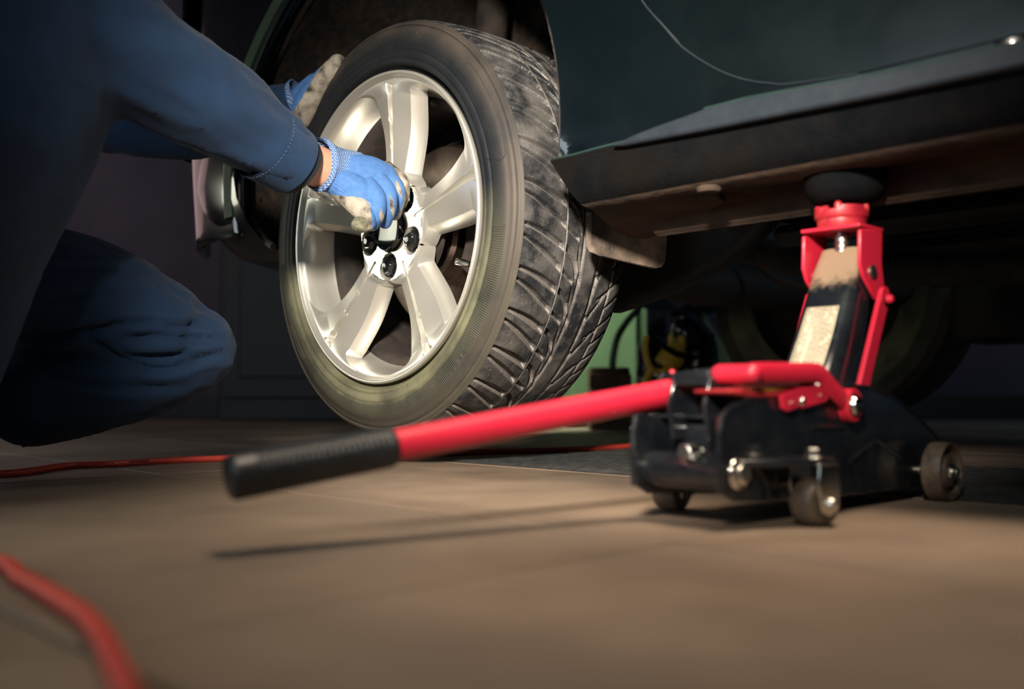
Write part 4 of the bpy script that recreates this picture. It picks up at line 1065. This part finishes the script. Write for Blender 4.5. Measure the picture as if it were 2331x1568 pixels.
axis_f = P(668, 360, 1.335) - P(372, 172, 1.16)
dj = folds(axis_f, P(400, 200, 1.2), None, .0062, 5, 20, 3.0, lambda co: .2 + .8 * np.clip((co[:, 0] + .52) / .12, 0, 1))
organic('work_jacket', [torso, upper, fore, far_up, far_fo, shou], [M['coat']], .008, pr_, 8, dj)
def ringtube(c0, c1, r0, r1, n=40, steps=8, wall=.002, ell=1.0, up=(0, 0, 1), flare=0):
    pts = [c0 + (c1 - c0) * k / steps for k in range(steps + 1)]; rr = [r0 + (r1 - r0) * k / steps for k in range(steps + 1)]
    pts += pts[::-1][:1] + [pts[-1 - k] for k in range(steps + 1)]; rr += [rr[-1] - wall] + [rr[steps - k] - wall for k in range(steps + 1)]
    V = []; 
    t = Vector(c1 - c0).normalized(); u = (Vector(up) - t * Vector(up).dot(t)).normalized(); v = t.cross(u); Fc = []
    for p, r in zip(pts, rr):
        for k in range(n):
            a = 2 * pi * k / n; V.append(tuple(Vector(p) + u * (r * sin(a)) + v * (r * ell * cos(a))))
    for i in range(len(pts) - 1):
        for k in range(n): Fc.append((i * n + k, i * n + (k + 1) % n, (i + 1) * n + (k + 1) % n, (i + 1) * n + k))
    return V, Fc
ca, cb_ = P(594, 318, 1.285), P(662, 366, 1.33)
cdir = (cb_ - ca) / np.linalg.norm(cb_ - ca)
mk('sleeve_cuff', ringtube(ca, cb_ + cdir * .002, .0530, .0470, steps=10, wall=.003), M['cuff'], pr_, world=True, smooth=60, label='stitched navy sleeve cuff')
stp = []
tv = Vector(cdir); uu = (Vector((0, 0, 1)) - tv * tv.z).normalized(); vv = tv.cross(uu)
for k in range(60):
    a = 2 * pi * k / 60; c = Vector(ca) + tv * .005 + (uu * sin(a) + vv * cos(a)) * .0532; tg = (-vv * sin(a) + uu * cos(a)) * .0012
    stp.append(sweep([c - tg, c + tg], .00035, 5))
mk('cuff_stitching', join(*stp), M['stitch'], pr_, world=True, kind='stuff')
mk('rib_cuff', ringtube(cb_ - cdir * .004, cb_ + cdir * .0150, .0452, .0415, steps=6, wall=.003), M['rib'], pr_, world=True, smooth=60, label='black ribbed edge of the sleeve')
mk('green_seam', sweep([tuple(Vector(cb_ + cdir * .001) + (uu * sin(a) + vv * cos(a)) * .0456) for a in np.linspace(0, 2 * pi, 50)], .0006, 6, caps=False), M['thread'], pr_, world=True)
# far sleeve cuff hidden mostly; trousers
kn = Q(452, 775, 1.40)
hip = limb([Q(-330, 700, 1.16, .15, .14), Q(-150, 690, 1.30, .14, .13)], 24)
thigh = limb([Q(-120, 690, 1.30, .110, .115), Q(60, 655, 1.32, .098, .088), Q(200, 685, 1.35, .092, .084), Q(330, 738, 1.38, .082, .072), Q(405, 775, 1.40, .068, .064), Q(452, 790, 1.405, .052, .054)], 26)
shin = limb([Q(450, 800, 1.405, .052, .052), Q(380, 832, 1.395, .062, .058), Q(280, 862, 1.38, .070, .062), Q(170, 888, 1.36, .074, .064), Q(75, 905, 1.34, .076, .066)], 26)
near_thigh = limb([Q(-380, 700, 1.10, .12), Q(-420, 560, .92, .10), Q(-380, 520, .86, .085)], 22)
near_shin = limb([Q(-380, 520, .86, .078), Q(-380, 760, .90, .075), Q(-260, 960, .95, .06)], 22)
ax_t = P(452, 785, 1.40) - P(60, 760, 1.32)
def kgate(co):
    k = np.linalg.norm(co - P(330, 810, 1.33), axis=1); return .30 + 1.0 * np.clip(1 - k / .20, 0, 1)
dt = folds(ax_t, P(300, 790, 1.36), None, .0075, 3.0, 26, 11.0, kgate)
dt0 = dt
FD = [([(470, 752), (400, 742), (330, 735), (250, 740), (180, 762), (80, 760)], .006), ([(520, 770), (480, 775), (420, 766), (330, 768), (280, 765)], .006),
      ([(520, 792), (470, 812), (430, 825), (360, 838), (280, 815), (230, 785), (190, 765)], .008), ([(440, 800), (380, 808), (310, 805), (265, 785)], .006),
      ([(500, 745), (440, 740), (360, 755), (290, 770)], .0045), ([(440, 876), (330, 880), (220, 875), (130, 855), (50, 825)], .006),
      ([(360, 630), (280, 615), (180, 612), (80, 612)], .0035), ([(350, 672), (260, 668), (150, 676), (90, 690)], .0035), ([(0, 768), (120, 765), (200, 745)], .008)]
FW = [([P(*q_, 1.30) for q_ in pl_], d_) for pl_, d_ in FD]
def dtr(co):
    out = dt0(co) * .6
    near = np.clip((1.42 - co[:, 1]) / .05, 0, 1)
    px = 1165.5; c = co - np.array([0, 0, EYE]); Y = cos(PITCH) * c[:, 1] + sin(PITCH) * c[:, 2]; Z = -sin(PITCH) * c[:, 1] + cos(PITCH) * c[:, 2]
    # fold lines laid on the cloth: distance measured across the near side of the leg
    U = c[:, 0] / Y; Wz = Z / Y
    for pl_, dep in FD:
        best = np.full(len(co), 9.0)
        q_ = [((a - 1165.5) / F, -(b - 784) / F) for a, b in pl_]
        q_ = [tuple(x) for x in smooth_path([(a, b, 0) for a, b in q_], 6)]
        tot = len(q_) - 1; tw = np.zeros(len(co)); sgn = np.zeros(len(co))
        for k in range(tot):
            x0_, y0_ = q_[k][:2]; x1_, y1_ = q_[k + 1][:2]; dx, dy = x1_ - x0_, y1_ - y0_; l2 = dx * dx + dy * dy + 1e-12
            t = np.clip(((U - x0_) * dx + (Wz - y0_) * dy) / l2, 0, 1)
            ex, ey = U - x0_ - t * dx, Wz - y0_ - t * dy; dd = np.sqrt(ex ** 2 + ey ** 2)
            m_ = dd < best; best = np.where(m_, dd, best); tw = np.where(m_, (k + t) / tot, tw)
        dd = best * 1.36; w_ = np.sin(np.clip(tw, 0, 1) * pi) ** .6
        dep *= 1.35
        out += (-dep * np.exp(-(dd / .0042) ** 2) + dep * .55 * np.exp(-((dd - .011) / .007) ** 2)) * w_ * near
    return out
organic('work_trousers', [hip, thigh, shin, near_thigh, near_shin], [M['coat']], .0062, pr_, 6, dtr)
# trouser hem, shoe
h0, h1 = P(92, 893, 1.345), P(30, 903, 1.33)
mk('trouser_hem', ringtube(h0, h1, .068, .069, steps=6, wall=.003, ell=.9), M['coat'], pr_, world=True, smooth=60)
organic('safety_shoe', [limb([(-1.0, 1.33, .06, .045), (-.94, 1.33, .05, .048), (-.86, 1.34, .042, .04), (-.80, 1.34, .034, .033)], 18), limb([(-1.0, 1.33, .14, .045), (-.99, 1.33, .06, .048)], 18)], [M['shoe']], .005, pr_, 4)
organic('safety_shoe', [limb([(-.72, .98, .06, .045), (-.62, 1.0, .05, .048), (-.50, 1.03, .035, .042)], 18), limb([(-.70, .97, .16, .045), (-.70, .98, .06, .048)], 18)], [M['shoe']], .005, pr_, 4) if False else None

# ---- near hand (right): wrist skin, knit cuff, glove
wr0, wr1 = P(640, 345, 1.31), P(745, 395, 1.37)
organic('right_forearm', [limb([Q(600, 322, 1.29, .030, .036), Q(668, 352, 1.33, .0275, .031), Q(720, 378, 1.36, .0255, .029), Q(765, 396, 1.385, .026, .030)], 24)], [M['skin']], .0028, pr_, 4, label='bare skin of the wrist')
# knit cuff follows the wrist
kc0, kc1 = P(727, 374, 1.362), P(788, 399, 1.392)
def cuff_mesh():
    c0, c1 = Vector(kc0), Vector(kc1); t = (c1 - c0).normalized(); u = (Vector((0, 0, 1)) - t * t.z).normalized(); v = t.cross(u); V = []; Fc = []; n = 72
    rows = [(-.10, .0330), (0, .0345), (.03, .0355), (.2, .0325), (.45, .0308), (.75, .0318), (1.0, .0345), (1.25, .036)]
    rows = rows + [(a, r - .002) for a, r in rows[::-1]]
    for a, r in rows:
        for k in range(n):
            an = 2 * pi * k / n; rib = .0004 * cos(an * 36)
            lean = .010 * sin(an - .9) * (1 - min(1, max(0, a)))
            V.append(tuple(c0 + (c1 - c0) * a + t * (-lean) + u * ((r + rib) * 1.06 * sin(an)) + v * ((r + rib) * .86 * cos(an))))
    for i in range(len(rows) - 1):
        for k in range(n): Fc.append((i * n + k, i * n + (k + 1) % n, (i + 1) * n + (k + 1) % n, (i + 1) * n + k))
    return V, Fc
HD = 1.42
def fing(pts, rr): return limb([Q(a, b, c, r) for (a, b, c), r in zip(pts, rr)], 16, seg=5)
palm = limb([Q(765, 392, 1.385, .028, .030), Q(805, 402, 1.395, .031, .033), Q(840, 410, 1.405, .030, .034), Q(868, 420, 1.415, .026, .032)], 24)
palm2 = limb([Q(780, 420, 1.375, .024), Q(815, 448, 1.372, .026), Q(838, 470, 1.372, .020)], 20)
f1 = fing([(838, 425, 1.375), (857, 450, 1.362), (858, 485, 1.362), (848, 510, 1.375)], [.0135, .0130, .0120, .0100])      # index
f2 = fing([(858, 408, 1.395), (882, 438, 1.378), (884, 472, 1.378), (876, 505, 1.392)], [.0135, .0130, .0120, .0100])
f3 = fing([(872, 396, 1.415), (901, 425, 1.400), (905, 455, 1.402), (899, 487, 1.415)], [.0130, .0122, .0112, .0095])
f4 = fing([(880, 385, 1.440), (912, 412, 1.428), (917, 440, 1.430), (913, 463, 1.440)], [.0120, .0110, .0102, .0090])
th = fing([(790, 440, 1.368), (815, 470, 1.358), (832, 492, 1.352), (838, 508, 1.356)], [.0185, .0155, .0130, .0110])
tip = fing([(842, 500, 1.366), (826, 512, 1.356), (815, 512, 1.352)], [.0110, .0108, .0098])
slits = [((900, 405), (915, 452), 1.385), ((889, 444), (896, 496), 1.37), ((867, 474), (871, 510), 1.355)]
def proj(c):
    d = c - np.array([0, 0, EYE]); Y = cos(PITCH) * d[:, 1] + sin(PITCH) * d[:, 2]; Z = -sin(PITCH) * d[:, 1] + cos(PITCH) * d[:, 2]
    return 1165.5 + F * d[:, 0] / Y, 784 - F * Z / Y
def grule(cs, nn):
    x, y = proj(cs); idx = np.zeros(len(cs))
    # palm coating: lower left of a line from the wrist to the index finger, and the inner sides of the fingers
    bx_ = np.array([740, 760, 800, 835, 850, 856, 858]); by_ = np.array([432, 445, 446, 452, 466, 500, 540])
    lower = y > np.interp(x, [700, 745, 775, 800, 825, 842, 848], [420, 441, 446, 447, 450, 462, 520])
    idx[lower & (x < 851)] = 1
    for (x0_, y0_), (x1_, y1_), _ in slits:
        t = np.clip((y - y0_) / (y1_ - y0_), 0, 1); cx = x0_ + (x1_ - x0_) * t; wd = 5.2 * np.sin(np.clip(t, .02, .98) * pi)
        idx[(np.abs(x - cx) < wd) & (y > y0_) & (y < y1_ + 4)] = 1
    idx[(np.hypot((x - 814) / 25, (y - 511) / 19) < 1)] = 2
    idx[(cs @ CAR.Y) > (P(880, 430, 1.425) @ CAR.Y)] = 1
    return idx
g1 = organic('right_glove', [palm, palm2, f1, f2, f3, f4, th, tip], [M['knit'], M['palm'], M['tipd']], .0014, pr_, 3, None, grule, label='blue knit work glove with dirty grey palm')
mk('knit_cuff', cuff_mesh(), M['knitcuff'], g1, smooth=60, label='pale blue checked knit cuff')
g1.children[0].data.transform(pr_.matrix_basis.inverted())

# ---- far hand (left): thumb side lying along the tyre, fingers behind the tread
wz = [Q(640, 248, 1.66, .030), Q(664, 236, 1.665, .029)]
organic('left_forearm', [limb([Q(600, 262, 1.65, .027), Q(662, 238, 1.665, .025)], 18)], [M['skin']], .004, pr_, 2)
lpalm = limb([Q(680, 240, 1.655, .027, .028), Q(700, 222, 1.645, .028, .026), Q(722, 198, 1.64, .026, .022)], 22)
lpalm2 = limb([Q(690, 262, 1.63, .022), Q(702, 236, 1.62, .024), Q(722, 205, 1.61, .0225), Q(742, 180, 1.60, .020), Q(758, 160, 1.59, .0175), Q(769, 145, 1.585, .0155)], 22)
lf = [limb([Q(716 + 10 * k, 205 + 4 * k, 1.66 + .012 * k, .012), Q(746 + 12 * k, 180 + 8 * k, 1.69 + .015 * k, .0115), Q(775 + 14 * k, 170 + 14 * k, 1.72 + .015 * k, .0105)], 14) for k in range(4)]
def lrule(cs, nn):
    x, y = proj(cs); idx = np.ones(len(cs))
    bx_ = np.interp(y, [120, 150, 175, 200, 225, 240, 262], [738, 731, 715, 700, 686, 676, 660])
    idx[x < bx_] = 0
    idx[cs[:, 1] > 1.665] = 0
    return idx
g2_ = organic('left_glove', [lpalm, lpalm2] + lf, [M['knit'], M['palm']], .0022, pr_, 3, None, lrule, label='glove on the far hand, dusty grey palm side outwards')
kc0, kc1 = P(640, 252, 1.665), P(676, 232, 1.655)
mk('knit_cuff', cuff_mesh(), M['knitcuff'], g2_, smooth=60)
g2_.children[0].data.transform(pr_.matrix_basis.inverted())
